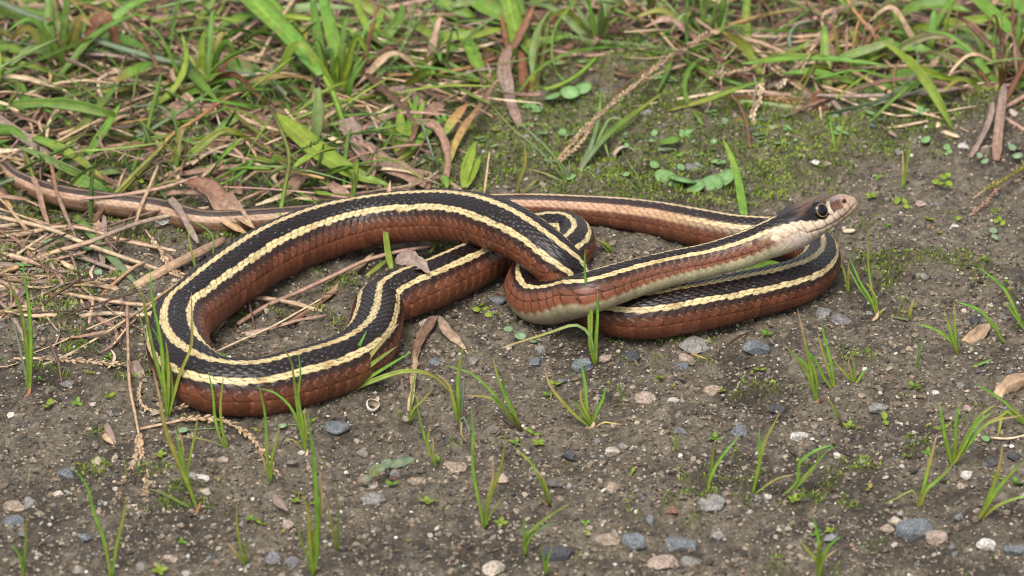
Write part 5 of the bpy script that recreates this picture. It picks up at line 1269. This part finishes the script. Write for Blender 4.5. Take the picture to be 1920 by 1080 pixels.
PB = pebble
for a in [
    ('large bluish grey stone between two pale ones near the bottom edge', 1716, 992, 62, 50, 'blue'), ('pale angular stone touching the large bluish one on its near side', 1680, 984, 28, 26, 'pale'), ('pinkish stone next to the large bluish one on its far side', 1756, 1008, 40, 26, 'pinkish'),
    ('small pale stone next to the pale angular one', 1662, 1000, 24, 18, 'tan'), ('white lumpy stone near the thick sprout at the frame edge', 1846, 1022, 34, 30, 'white'), ('dark angular pebble below the front coil', 1182, 661, 38, 24, 'dark'), ('oval blue grey pebble in front of the right coil', 1418, 650, 46, 26, 'blue'),
    ('tan pebble with an orange twig in front of the right coil', 1284, 663, 34, 18, 'pinkish'), ('flat grey chip lying near the right coil', 1304, 638, 62, 20, 'grey'), ('flat blue chip below the tan pebble', 1282, 678, 28, 8, 'blue'), ('upright grey pebble left of the neck sprout', 1013, 660, 24, 24, 'grey'),
    ('grey pebble below the upright grey one', 1004, 682, 30, 26, 'blue'), ('angular grey pebble beside the foot of the neck sprout', 1090, 686, 40, 32, 'blue'), ('tan chip on the far side of the neck sprout foot', 1136, 676, 24, 18, 'pinkish'), ('small dark pebble right of the tan chip', 1163, 685, 18, 14, 'dark'),
    ('flat blue chip near the bushy sprout', 1054, 712, 24, 13, 'blue'), ('smooth tan oval pebble on open soil', 1208, 748, 40, 20, 'pinkish'), ('pale flat stone with a seedling on it', 1340, 730, 38, 20, 'tan'), ('dark rounded pebble with a flat top on open soil', 1454, 758, 36, 22, 'dark'),
    ('pale oval pebble on open soil below the dark rounded one', 1500, 818, 34, 24, 'white'), ('pale tan flake on open soil', 1146, 838, 28, 18, 'pale'), ('grey pebble in front of the pale tan flake', 1070, 848, 26, 24, 'dark'), ('small grey pebble beside the pale tan flake', 1170, 826, 18, 16, 'grey'),
    ('two tone blue pebble near the two bladed sprout', 1388, 806, 34, 24, 'blue'), ('grey stone left of the neck by the yellow seedling', 934, 566, 32, 24, 'blue'), ('white lumpy pebble at the foot of the folded dead leaf', 796, 610, 28, 26, 'pale'), ('blue grey pebble in front of the folded dead leaf', 816, 674, 32, 20, 'blue'),
    ('flat grey pebble beside the blue grey one', 886, 676, 22, 14, 'grey'), ('tiny pale pebble above the blue grey one', 812, 655, 12, 12, 'tan'), ('flat speckled blue stone below the front coil', 634, 804, 50, 20, 'blue'), ('black wet looking pebble by the grey green sprout', 844, 816, 30, 16, 'dark'),
    ('grey flat stone in front of the dicot seedling', 700, 938, 44, 22, 'grey'), ('tan stone behind the dicot seedling', 784, 900, 34, 18, 'tan'), ('pale tan flake beside the dicot seedling', 852, 870, 40, 16, 'tan'), ('bluish stone by the dry seed stalk', 124, 892, 36, 20, 'blue'),
    ('tan lump at the lower frame edge', 26, 952, 50, 24, 'tan'), ('grey angular stone beside the tan lump', 55, 948, 30, 30, 'grey'), ('bluish flat stone in front of the tan lump', 26, 978, 40, 20, 'blue'), ('tan angular pebble left of the tall bright sprout', 540, 976, 28, 24, 'pinkish'),
    ('smooth purple grey pebble near the bottom edge', 512, 1044, 34, 24, 'purple'), ('second smooth purple grey pebble next to the first', 546, 1048, 28, 26, 'purple'), ('small dark pebble near the purple grey pair', 402, 1047, 18, 14, 'dark'), ('white cracked stone at the bottom edge', 926, 1064, 40, 26, 'pale'),
    ('dark stone at the bottom edge beside the leaning sprout', 1042, 1034, 50, 34, 'dark'), ('tan stone above the bottom edge', 1142, 1008, 46, 20, 'tan'), ('blue grey stone right of the tan one above the bottom edge', 1192, 1010, 46, 26, 'blue'), ('dark blue stone pair near the bottom edge', 1280, 1012, 56, 28, 'blue'),
    ('small grey stone near the dark blue pair', 1346, 1006, 26, 24, 'grey'), ('pale broken stone at the bottom edge', 1246, 1046, 54, 22, 'pinkish'), ('grey stone beside the pale broken one', 1300, 1042, 40, 28, 'grey'), ('grey stone below the two bladed sprout', 1336, 946, 50, 22, 'grey'),
    ('small reddish pebble below the two bladed sprout', 1260, 956, 22, 14, 'rust'), ('small white pebble by the leaning sprout', 1438, 934, 16, 14, 'white'), ('round dark pebble by the torn tan leaf', 1830, 599, 28, 20, 'dark'), ('grey oval pebble between the dark sprout and the frame edge', 1728, 530, 28, 18, 'grey'),
    ('tan round pebble above the round dark one', 1802, 518, 14, 12, 'tan'), ('pale pebble against the right coil', 1544, 584, 34, 24, 'grey'), ('flat dark chip below the right coil', 1576, 596, 40, 20, 'purple'), ('dark round pebble below the bushy sprout at the frame edge', 1862, 862, 28, 22, 'dark'),
    ('dark pebble left of the round dark one at the frame edge', 1902, 858, 22, 20, 'dark'), ('white pebble behind the sprout with long blades', 1812, 884, 30, 22, 'white'), ('pink pebble beside the white one', 1802, 914, 20, 14, 'pinkish'), ('pale pebble near the bushy sprout', 1814, 774, 22, 12, 'pinkish'),
    ('white chip near the frame edge seedlings', 1752, 742, 18, 12, 'white'), ('grey lumpy pebble on open soil', 1650, 768, 40, 22, 'grey'), ('white crumbly pebble above the head', 1530, 320, 20, 15, 'white'), ('tan pebble beside the white crumbly one', 1550, 322, 20, 12, 'tan'),
    ('small tan pebble above the snout', 1572, 343, 11, 8, 'tan'), ('pale upright pebble beyond the snout', 1685, 294, 18, 18, 'grey'), ('pale cracked pebble by the split dry stalk', 1806, 270, 22, 24, 'white'), ('tan pebble under the split dry stalk', 1848, 274, 26, 34, 'tan'),
    ('grey blue pebble by the bleached twig', 1635, 246, 22, 14, 'blue'), ('blue stone on the moss behind the hooked blade', 1216, 212, 40, 24, 'grey'), ('bluish pebble on moss behind the wavy leaves', 1298, 320, 36, 20, 'purple'), ('white pebble ahead of the snout', 1790, 427, 20, 12, 'white'),
    ('pale oval pebble ahead of the snout', 1648, 414, 22, 12, 'pale'), ('small blue pebble ahead of the snout', 1754, 380, 14, 10, 'blue'), ('pale elongated pebble ahead of the snout', 1728, 384, 26, 10, 'pinkish'), ('grey pebble in the litter beside the tail', 306, 430, 26, 16, 'white'),
    ('tan clod near the straw inside the loop', 470, 622, 24, 14, 'pale'), ('dark stone left of the dry seed stalk', 184, 856, 40, 16, 'dark'), ('dark pebble below the tiny seedling row', 40, 790, 26, 12, 'dark'), ('grey flat stone left of the seedling row', 124, 722, 26, 20, 'grey'),
    ('pinkish pebble on open soil left of the bend', 166, 806, 14, 10, 'pinkish'), ('small tan pebble near the long leaning blade', 394, 864, 20, 10, 'tan'), ('second small tan pebble near the long leaning blade', 418, 870, 18, 10, 'pinkish'), ('bleached chip near the long leaning blade', 374, 898, 34, 10, 'white'),
    ('red brown fleck of stone by the dicot seedling', 740, 896, 16, 10, 'rust'), ('tan stone at the bottom edge by the tall bright sprout', 320, 1052, 24, 20, 'pinkish'), ('dark pebble in front of the tiny sprout', 160, 1010, 22, 14, 'blue'), ('blue pebble at the frame edge near the bottom', 1900, 1030, 40, 24, 'blue'),
]:
    PB(*a)
# split brown seed case and small chips
B('bark_chip', 'split brown husk leaning on the soil left of the dry seed stalk', 'husk', 'greyb', 13, [(198, 794, 3), (206, 812, 8), (218, 834, 4)], 'leaf', fold=.6)
B('bark_chip', 'pale brown husk beside the split brown one', 'husk', 'tan', 13, [(194, 812, 2), (204, 826, 5), (214, 834, 3)], 'leaf', fold=.6)
B('bark_chip', 'pale elongated chip lying in front of the head', 'chip', 'straw', 11, [(1580, 432, 3), (1592, 432, 4), (1604, 431, 3)], 'straight', fold=-.4, thick=.4)
B('bark_chip', 'bleached bark chip under the twig', 'chip', 'straw', 12, [(1752, 252, 3), (1758, 240, 8), (1760, 228, 12)], 'straight', fold=-.4, thick=.4)
B('bark_chip', 'bleached bark chip lying flat under the twig', 'chip', 'straw', 11, [(1762, 244, 3), (1780, 250, 4), (1798, 256, 3)], 'straight', fold=-.4, thick=.4)
B('twig', 'orange twig beside the tan pebble near the right coil', 'twig', 'orange', 5, [(1296, 662, 3), (1312, 668, 4), (1328, 674, 2)], 'stem')
B('twig', 'dark brown twig on the soil below the right coil', 'twig', 'dark', 5, [(1362, 648, 3), (1380, 634, 4), (1404, 622, 2)], 'stem')
B('twig', 'pale curved root thread at the frame edge', 'root', 'straw', 5, [(1858, 820, 2), (1890, 822, 4), (1930, 814, 4)], 'stem')
B('twig', 'dead tan leaf chip near the tall bright sprout', 'chip', 'greyb', 16, [(512, 926, 2), (524, 944, 5), (540, 958, 2)], 'leaf', crumple=.3)
B('twig', 'thin dry thread below the front coil', 'twig', 'dark', 4, [(622, 780, 2), (640, 768, 4), (656, 758, 2)], 'stem')


# small broken snail shells: a thick walled bowl of revolution
def shell(label, x, y, z, prof, tilt, arc=360, squash=1.0):
    m = 36; a = np.linspace(0, R(arc), m, endpoint=(arc < 360))
    pr = np.array(prof, float)
    d = np.gradient(pr, axis=0); d /= np.linalg.norm(d, axis=1)[:, None]
    inn = pr + np.stack([-d[:, 1], d[:, 0]], 1) * 1.1
    loop = np.vstack([pr, inn[::-1]]); k = len(loop)
    wob = 1 + .05 * np.sin(a * 3 + x)
    v = np.stack([np.stack([loop[:, 0] * math.cos(q) * w_, loop[:, 0] * math.sin(q) * w_ * squash, loop[:, 1] + .8 * math.sin(q * 2 + y)], -1) for q, w_ in zip(a, wob)]) * PX
    ix = np.arange(m * k).reshape(m, k); jx = np.roll(ix, -1, 1)
    nxt = np.roll(np.arange(m), -1) if arc == 360 else np.arange(1, m)
    cur = np.arange(m) if arc == 360 else np.arange(m - 1)
    f = np.stack([ix[cur], ix[nxt], jx[nxt], jx[cur]], -1).reshape(-1, 4)
    cl = np.broadcast_to(lin((226, 216, 200), .5), v.shape).copy()
    cl *= (0.84 + .28 * fbm(np.arange(m)[:, None] * .5, np.arange(k)[None] * .9, 6, 2))[..., None]
    cl[:, len(pr):] *= np.array((.72, .62, .52))
    o = obj('snail_shell', mesh('snail_shell', v.reshape(-1, 3), f, M_SHELL, cl.reshape(-1, 3)))
    o.location = P(x, y, z); o.rotation_euler = tilt
    tag(o, label, 'shell')


shell('tiny white ring shaped snail shell on the soil below the front coil', 698, 762, 6, [(6, -6), (10, -4), (12, 0), (12.5, 5), (11, 9)], (R(28), R(12), 0))
shell('chalky white broken snail shell lying on the moss behind the far coil', 1172, 296, 4, [(1, 22), (12, 20), (20, 13), (25, 3), (25.5, -2)], (R(-14), R(8), R(-30)), 235, .8)
shell('small white shell fragment beside the broken snail shell', 1196, 290, 2, [(1, 8), (6, 7), (9, 3), (9.5, -1)], (R(-10), R(-8), R(20)), 250, .8)

# ---------------------------------------------------------------- moss, grit, litter and the fine fill (nobody could count these)
def scatter(n, x0=-.165, x1=.165, y0=-.19, y1=.26):
    return rng.uniform(x0, x1, n), rng.uniform(y0, y1, n)


# moss: tiny leafy tufts
x, y = scatter(330000)
d = moss_density(x, y)
px_, py_ = gpix(x, y)
keep = (rng.random(len(x)) < d * .95 + .004) & (px_ > -80) & (px_ < 2000) & (py_ > -60) & (py_ < 1140)
x, y, d, py_ = x[keep], y[keep], d[keep], py_[keep]
n = len(x); z = gz(x, y)
h = rng.uniform(4, 11, n) * PX * (0.6 + .6 * d); wd = rng.uniform(1.6, 3.6, n) * PX
az = rng.uniform(0, 6.283, n); ln = rng.uniform(.2, 1.3, n)
ex, ey = np.cos(az), np.sin(az)
dirx, diry, dirz = np.sin(ln) * ex, np.sin(ln) * ey, np.cos(ln)
sx_, sy_ = -ey, ex
B0 = np.stack([x, y, z - 1 * PX], -1); D = np.stack([dirx, diry, dirz], -1); S_ = np.stack([sx_, sy_, 0 * sx_], -1); Nn = np.cross(D, S_)
v = np.stack([B0 - S_ * wd[:, None] * .3, B0 + S_ * wd[:, None] * .3, B0 + D * h[:, None] * .6 + S_ * wd[:, None] * .5 + Nn * wd[:, None] * .25, B0 + D * h[:, None] * .6 - S_ * wd[:, None] * .5 + Nn * wd[:, None] * .25, B0 + D * h[:, None]], 1)
b0 = (np.arange(n) * 5)[:, None]
f = np.concatenate([b0 + np.array([[0, 1, 2]]), b0 + np.array([[0, 2, 3]]), b0 + np.array([[3, 2, 4]])], 0)
hue = np.clip(fbm(x * 120, y * 120, 77, 3) * 1.3 - .15 + rng.normal(0, .1, n), 0, 1)
cl = mixc(np.broadcast_to(lin((80, 106, 26), .56), (n, 3)), np.broadcast_to(lin((146, 172, 42), .56), (n, 3)), hue) * rng.uniform(.6, 1.3, (n, 1))
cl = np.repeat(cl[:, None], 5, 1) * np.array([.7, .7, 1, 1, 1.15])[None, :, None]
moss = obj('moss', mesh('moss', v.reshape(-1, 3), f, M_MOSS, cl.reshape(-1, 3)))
tag(moss, 'yellow green moss in patches on the damp soil', 'moss', kind='stuff')
NM = n


def grains(name, n, smin, smax, power, palette, weights, label, cat, dens=None, flatten=(.5, .9), embed=.25, base_shape=None):
    x, y = scatter(n)
    px_, py_ = gpix(x, y)
    ok = (px_ > -60) & (px_ < 1980) & (py_ > -40) & (py_ < 1130)
    if dens is not None: ok &= rng.random(n) < dens(px_, py_, x, y)
    x, y = x[ok], y[ok]; n = len(x)
    s_ = smin * (smax / smin) ** (rng.random(n) ** power) * PX
    sc = s_[:, None] * np.stack([rng.uniform(.7, 1.3, n), rng.uniform(.6, 1.1, n), rng.uniform(flatten[0], flatten[1], n)], -1) * .5
    base, F = base_shape or I12
    k = len(base)
    v = base[None] * (1 + rng.uniform(-.3, .3, (n, k, 1)))
    v = v * sc[:, None]
    a = rng.uniform(0, 6.283, n); tl = rng.normal(0, .35, n)
    c_, s2 = np.cos(tl)[:, None], np.sin(tl)[:, None]
    v = np.stack([v[..., 0] * c_ - v[..., 2] * s2, v[..., 1], v[..., 0] * s2 + v[..., 2] * c_], -1)
    c_, s2 = np.cos(a)[:, None], np.sin(a)[:, None]
    v = np.stack([v[..., 0] * c_ - v[..., 1] * s2, v[..., 0] * s2 + v[..., 1] * c_, v[..., 2]], -1)
    v += np.stack([x, y, gz(x, y) + sc[:, 2] * (1 - 2 * embed)], -1)[:, None]
    f = (np.arange(n) * k)[:, None, None] + F[None]
    pal = np.array([lin(q, .5) for q in palette]); w2 = np.array(weights, float)
    pick = rng.choice(len(pal), n, p=w2 / w2.sum())
    cl = pal[pick] * rng.uniform(.7, 1.35, (n, 1))
    cl = np.repeat(cl[:, None], k, 1) * rng.uniform(.85, 1.15, (n, k, 1))
    o = obj(name, mesh(name, v.reshape(-1, 3), f.reshape(-1, 3), M_GRAIN, cl.reshape(-1, 3), smooth=False))
    tag(o, label, cat, kind='stuff')
    return n


_t = (1 + 5 ** .5) / 2
I12 = (np.array([(-1, _t, 0), (1, _t, 0), (-1, -_t, 0), (1, -_t, 0), (0, -1, _t), (0, 1, _t), (0, -1, -_t), (0, 1, -_t), (_t, 0, -1), (_t, 0, 1), (-_t, 0, -1), (-_t, 0, 1)], float) / 1.9,
       np.array([(0, 11, 5), (0, 5, 1), (0, 1, 7), (0, 7, 10), (0, 10, 11), (1, 5, 9), (5, 11, 4), (11, 10, 2), (10, 7, 6), (7, 1, 8), (3, 9, 4), (3, 4, 2), (3, 2, 6), (3, 6, 8), (3, 8, 9), (4, 9, 5), (2, 4, 11), (6, 2, 10), (8, 6, 7), (9, 8, 1)]))
I6 = (np.array([(1, 0, 0), (-1, 0, 0), (0, 1, 0), (0, -1, 0), (0, 0, 1), (0, 0, -1)], float), np.array([(0, 2, 4), (2, 1, 4), (1, 3, 4), (3, 0, 4), (2, 0, 5), (1, 2, 5), (3, 1, 5), (0, 3, 5)]))
soilpal = [(146, 131, 110), (112, 99, 84), (174, 160, 140), (66, 58, 52), (128, 112, 92)]
fd = lambda px, py, x, y: 0.4 + 0.8 * sstep(330, 760, py) * (0.15 + 1.7 * sstep(.38, .62, fbm(x * 45, y * 45, 31, 4)))
n1_ = grains('soil_crumbs', 140000, 2.0, 9, 1.3, soilpal, [4, 4, 2.4, 3.4, 3], 'brown crumbs of damp soil over the ground', 'soil crumbs', lambda px, py, x, y: .55 + .45 * fd(px, py, x, y), (.5, .9), .25, I6)
n1_ += grains('soil_clods', 9000, 8, 17, 1.8, soilpal, [4, 4, 1.4, 3, 3], 'larger clods of damp soil over the ground', 'soil clods', fd, (.4, .75), .35)
n2_ = grains('grit', 24000, 2.0, 11, 2.4, [(152, 146, 138), (122, 120, 118), (92, 88, 84), (166, 150, 132), (200, 194, 186), (142, 112, 92), (134, 124, 114)], [3, 3, 3, 3, 2.2, 1, 3], 'fine gravel and grit of mixed greys on the soil', 'grit', fd, (.55, .95))
n3_ = grains('gravel', 1300, 10, 26, 2.6, [(142, 136, 128), (116, 116, 116), (92, 88, 84), (158, 140, 122), (188, 176, 162), (122, 112, 102)], [3, 3, 3, 3, 1.5, 2], 'small gravel scattered over the soil', 'gravel', lambda px, py, x, y: .12 + .75 * sstep(560, 1000, py), (.5, .9), .3)
n4_ = grains('quartz_specks', 5500, 1.2, 3.6, 1.6, [(236, 232, 226), (210, 204, 196)], [1, 1], 'tiny bright quartz grains in the soil', 'grit', None, (.7, 1.0))


def flecks(name, n, lmin, lmax, wmin, wmax, cols, label, cat, dens, lift=(0, 2), tilt=.18, bend=.0, thick=.5, mat=None):
    """thin sticks, chips and short blades lying about"""
    x, y = scatter(n)
    px_, py_ = gpix(x, y)
    ok = (px_ > -60) & (px_ < 1980) & (py_ > -60) & (py_ < 1130) & (rng.random(n) < dens(px_, py_, x, y))
    x, y = x[ok], y[ok]; n = len(x)
    L = rng.uniform(lmin, lmax, n) * PX; W = rng.uniform(wmin, wmax, n) * PX
    a = rng.uniform(0, 6.283, n); e = rng.normal(0, tilt, n)
    D = np.stack([np.cos(a) * np.cos(e), np.sin(a) * np.cos(e), np.sin(e)], -1); S2 = np.stack([-np.sin(a), np.cos(a), 0 * a], -1); U = np.cross(D, S2)
    O_ = np.stack([x, y, gz(x, y) + rng.uniform(lift[0], lift[1], n) * PX + np.abs(np.sin(e)) * L * .5], -1)
    st = []
    for t_, w_ in ((-.5, .5), (-.15, 1), (.2, .9), (.5, .15)):
        q = O_ + D * (L * t_)[:, None] + S2 * (bend * L * rng.uniform(-1, 1, n) * 0 + bend * L * (t_ * t_) * np.sign(np.sin(a * 7)))[:, None]
        st += [q - S2 * (W * .5 * w_)[:, None], q + U * (W * thick * w_)[:, None], q + S2 * (W * .5 * w_)[:, None], q - U * (W * thick * .4 * w_)[:, None]]
    v = np.stack(st, 1)
    F = []
    for r_ in range(3):
        for q in range(4):
            F.append((r_ * 4 + q, r_ * 4 + (q + 1) % 4, r_ * 4 + 4 + (q + 1) % 4, r_ * 4 + 4 + q))
    F += [(0, 3, 2, 1), (12, 13, 14, 15)]
    f = (np.arange(n) * 16)[:, None, None] + np.array(F)[None]
    pal = np.array([lin(q, .5) for q in cols])
    cl = pal[rng.integers(0, len(pal), n)] * rng.uniform(.6, 1.35, (n, 1))
    cl = np.repeat(cl[:, None], 16, 1) * rng.uniform(.85, 1.15, (n, 16, 1))
    o = obj(name, mesh(name, v.reshape(-1, 3), f.reshape(-1, 4), mat or M_GRAIN, cl.reshape(-1, 3)))
    tag(o, label, cat, kind='stuff')
    return n


def tang(px, py):
    m = sstep(430, 330, py) * sstep(900, 700, px) + .95 * sstep(150, 60, py) + .8 * sstep(230, 120, py) * sstep(1260, 1380, px) + .6 * sstep(230, 140, py) * sstep(1040, 900, px)
    m += 1.3 * region(px, py, 130, 500, 220, 100) + .3 * region(px, py, 250, 640, 170, 80) + .25 * region(px, py, 560, 560, 120, 60)
    return np.clip(m, 0, 1)


def fill(name, n, cols, lens, wids, zmax, dens, label, cat, mat, kinds, crumple=0.0, steep=.35, seed=3):
    r = np.random.default_rng(seed)
    out = []
    tries = 0
    while len(out) < n and tries < n * 12:
        tries += 1
        px, py = r.uniform(-60, 1980), r.uniform(-50, 700)
        if r.random() > dens(px, py): continue
        L = r.uniform(*lens) * (0.8 + .3 * (py < 200)); a = r.uniform(0, math.pi * 2); e = r.normal(0, steep)
        z0 = r.uniform(2, zmax) * (.4 + .6 * (py < 380))
        c0 = P(px, py, z0)
        d = np.array((math.cos(a) * math.cos(e), math.sin(a) * math.cos(e), math.sin(e)))
        sdw = np.array((-math.sin(a), math.cos(a), 0))
        bd = r.normal(0, .16) * L; dr = abs(r.normal(0, .12)) * L
        W = np.array([c0 + PX * (d * L * q + sdw * bd * (q * q * 4 - .3) - np.array((0, 0, 1)) * dr * q * q * 3) for q in (-.5, -.2, .15, .5)])
        W[:, 2] = np.maximum(W[:, 2], gz(W[:, 0], W[:, 1]) + 1.5 * PX)
        qx_ = [proj(w_) for w_ in W]
        if any(398 < yy < 640 and 330 < xx < 1600 for xx, yy in qx_) and py < 420: continue
        if any(15 < xx < 420 and abs(yy - np.interp(xx, [15, 60, 110, 200, 300, 420], [328, 352, 369, 383, 395, 416])) < 24 for xx, yy in qx_) and r.random() < .88: continue
        if any((250 < xx < 1600 and 420 < yy < 800) for xx, yy in qx_): 
            if r.random() < .9: continue
        out.append(strip(W, r.uniform(*wids), cols[r.integers(len(cols))], kinds[r.integers(len(kinds))], seed=float(r.uniform(0, 90)), tilt=r.normal(0, 30), twist=r.normal(0, .3), crumple=crumple * r.random(), n=9))
    v, f, c = [], [], []; k = 0
    for q in out:
        v.append(q[0]); f.append(q[1] + k); c.append(q[2]); k += len(q[0])
    o = obj(name, mesh(name, np.vstack(v), np.vstack(f), mat, np.vstack(c)))
    tag(o, label, cat, kind='stuff')
    return len(out)


matz = lambda px, py: float(np.clip(1.4 * region(px, py, 120, 500, 190, 85), 0, 1)) * (px < 345)
upper = lambda px, py: float(tang(px, py)) * (py < 400)
nf = [fill('straw_mat', 150, ['greyb', 'dead', 'pink', 'tan', 'straw', 'brown', 'greyb'], (140, 420), (5, 12), 34, matz, 'matted grey tan stems piled left of the coil', 'dry grass', M_DRY, ['stem', 'straight', 'stem'], .25, .1, 23), fill('dry_thatch', 760, ['dead', 'pink', 'tan', 'straw', 'greyb', 'brown', 'dead', 'tan', 'orange>tan', 'straw', 'tan'], (90, 430), (4, 11), 42, lambda px, py: float(tang(px, py)), 'thatch of tan and pinkish dry stems under the grass', 'dry grass', M_DRY, ['stem', 'blade', 'straight'], .4, .16, 3),
      fill('dead_thatch', 150, ['dead', 'greyb', 'brown', 'dead', 'pink'], (50, 150), (13, 28), 22, upper, 'curled dead brown leaves in the thatch', 'dead leaves', M_DRY, ['leaf', 'straight'], .9, .2, 5),
      fill('grass_tangle', 420, ['green', 'bright', 'pale', 'olive', 'dgreen', 'lime', 'green', 'grey'], (90, 380), (4, 11), 60, upper, 'tangle of thin green blades and runners in the thatch', 'grass', M_GREEN, ['blade', 'stem', 'thin'], .1, .35, 7),
      fill('leafy_grass', 110, ['green', 'bright', 'lime', 'green', 'bright>yellow', 'pale'], (120, 300), (13, 27), 80, upper, 'broader green grass leaves mixed through the tangle', 'grass', M_GREEN, ['leaf', 'blade'], .15, .45, 11)]
n5_ = flecks('litter_chips', 5200, 4, 20, 1.2, 4.5, [(84, 66, 54), (60, 50, 44), (128, 106, 88), (160, 138, 116), (104, 74, 54)], 'dark chips and rotted plant bits on the soil', 'litter', lambda px, py, x, y: 0.25 + .45 * sstep(300, 700, py) + .4 * tang(px, py))
n6_ = flecks('dry_litter', 3000, 60, 220, 3, 8, [(150, 122, 98), (176, 148, 116), (120, 92, 72), (134, 106, 92), (98, 72, 54)], 'tangled dry stems and dead blades under the grass', 'litter', lambda px, py, x, y: .62 * tang(px, py), (2, 26), .16, .15, .4, M_DRY)
n7_ = flecks('short_grass', 1500, 40, 150, 3, 9, [(110, 140, 52), (126, 152, 60), (92, 118, 46), (140, 148, 66)], 'short tangled green blades among the dead stems', 'grass', lambda px, py, x, y: .55 * tang(px, py) * sstep(460, 300, py), (2, 30), .42, .2, .2, M_GREEN)
print('MOSS', NM, nf, 'grains', n1_, n2_, n3_, n4_, 'flecks', n5_, n6_, n7_)
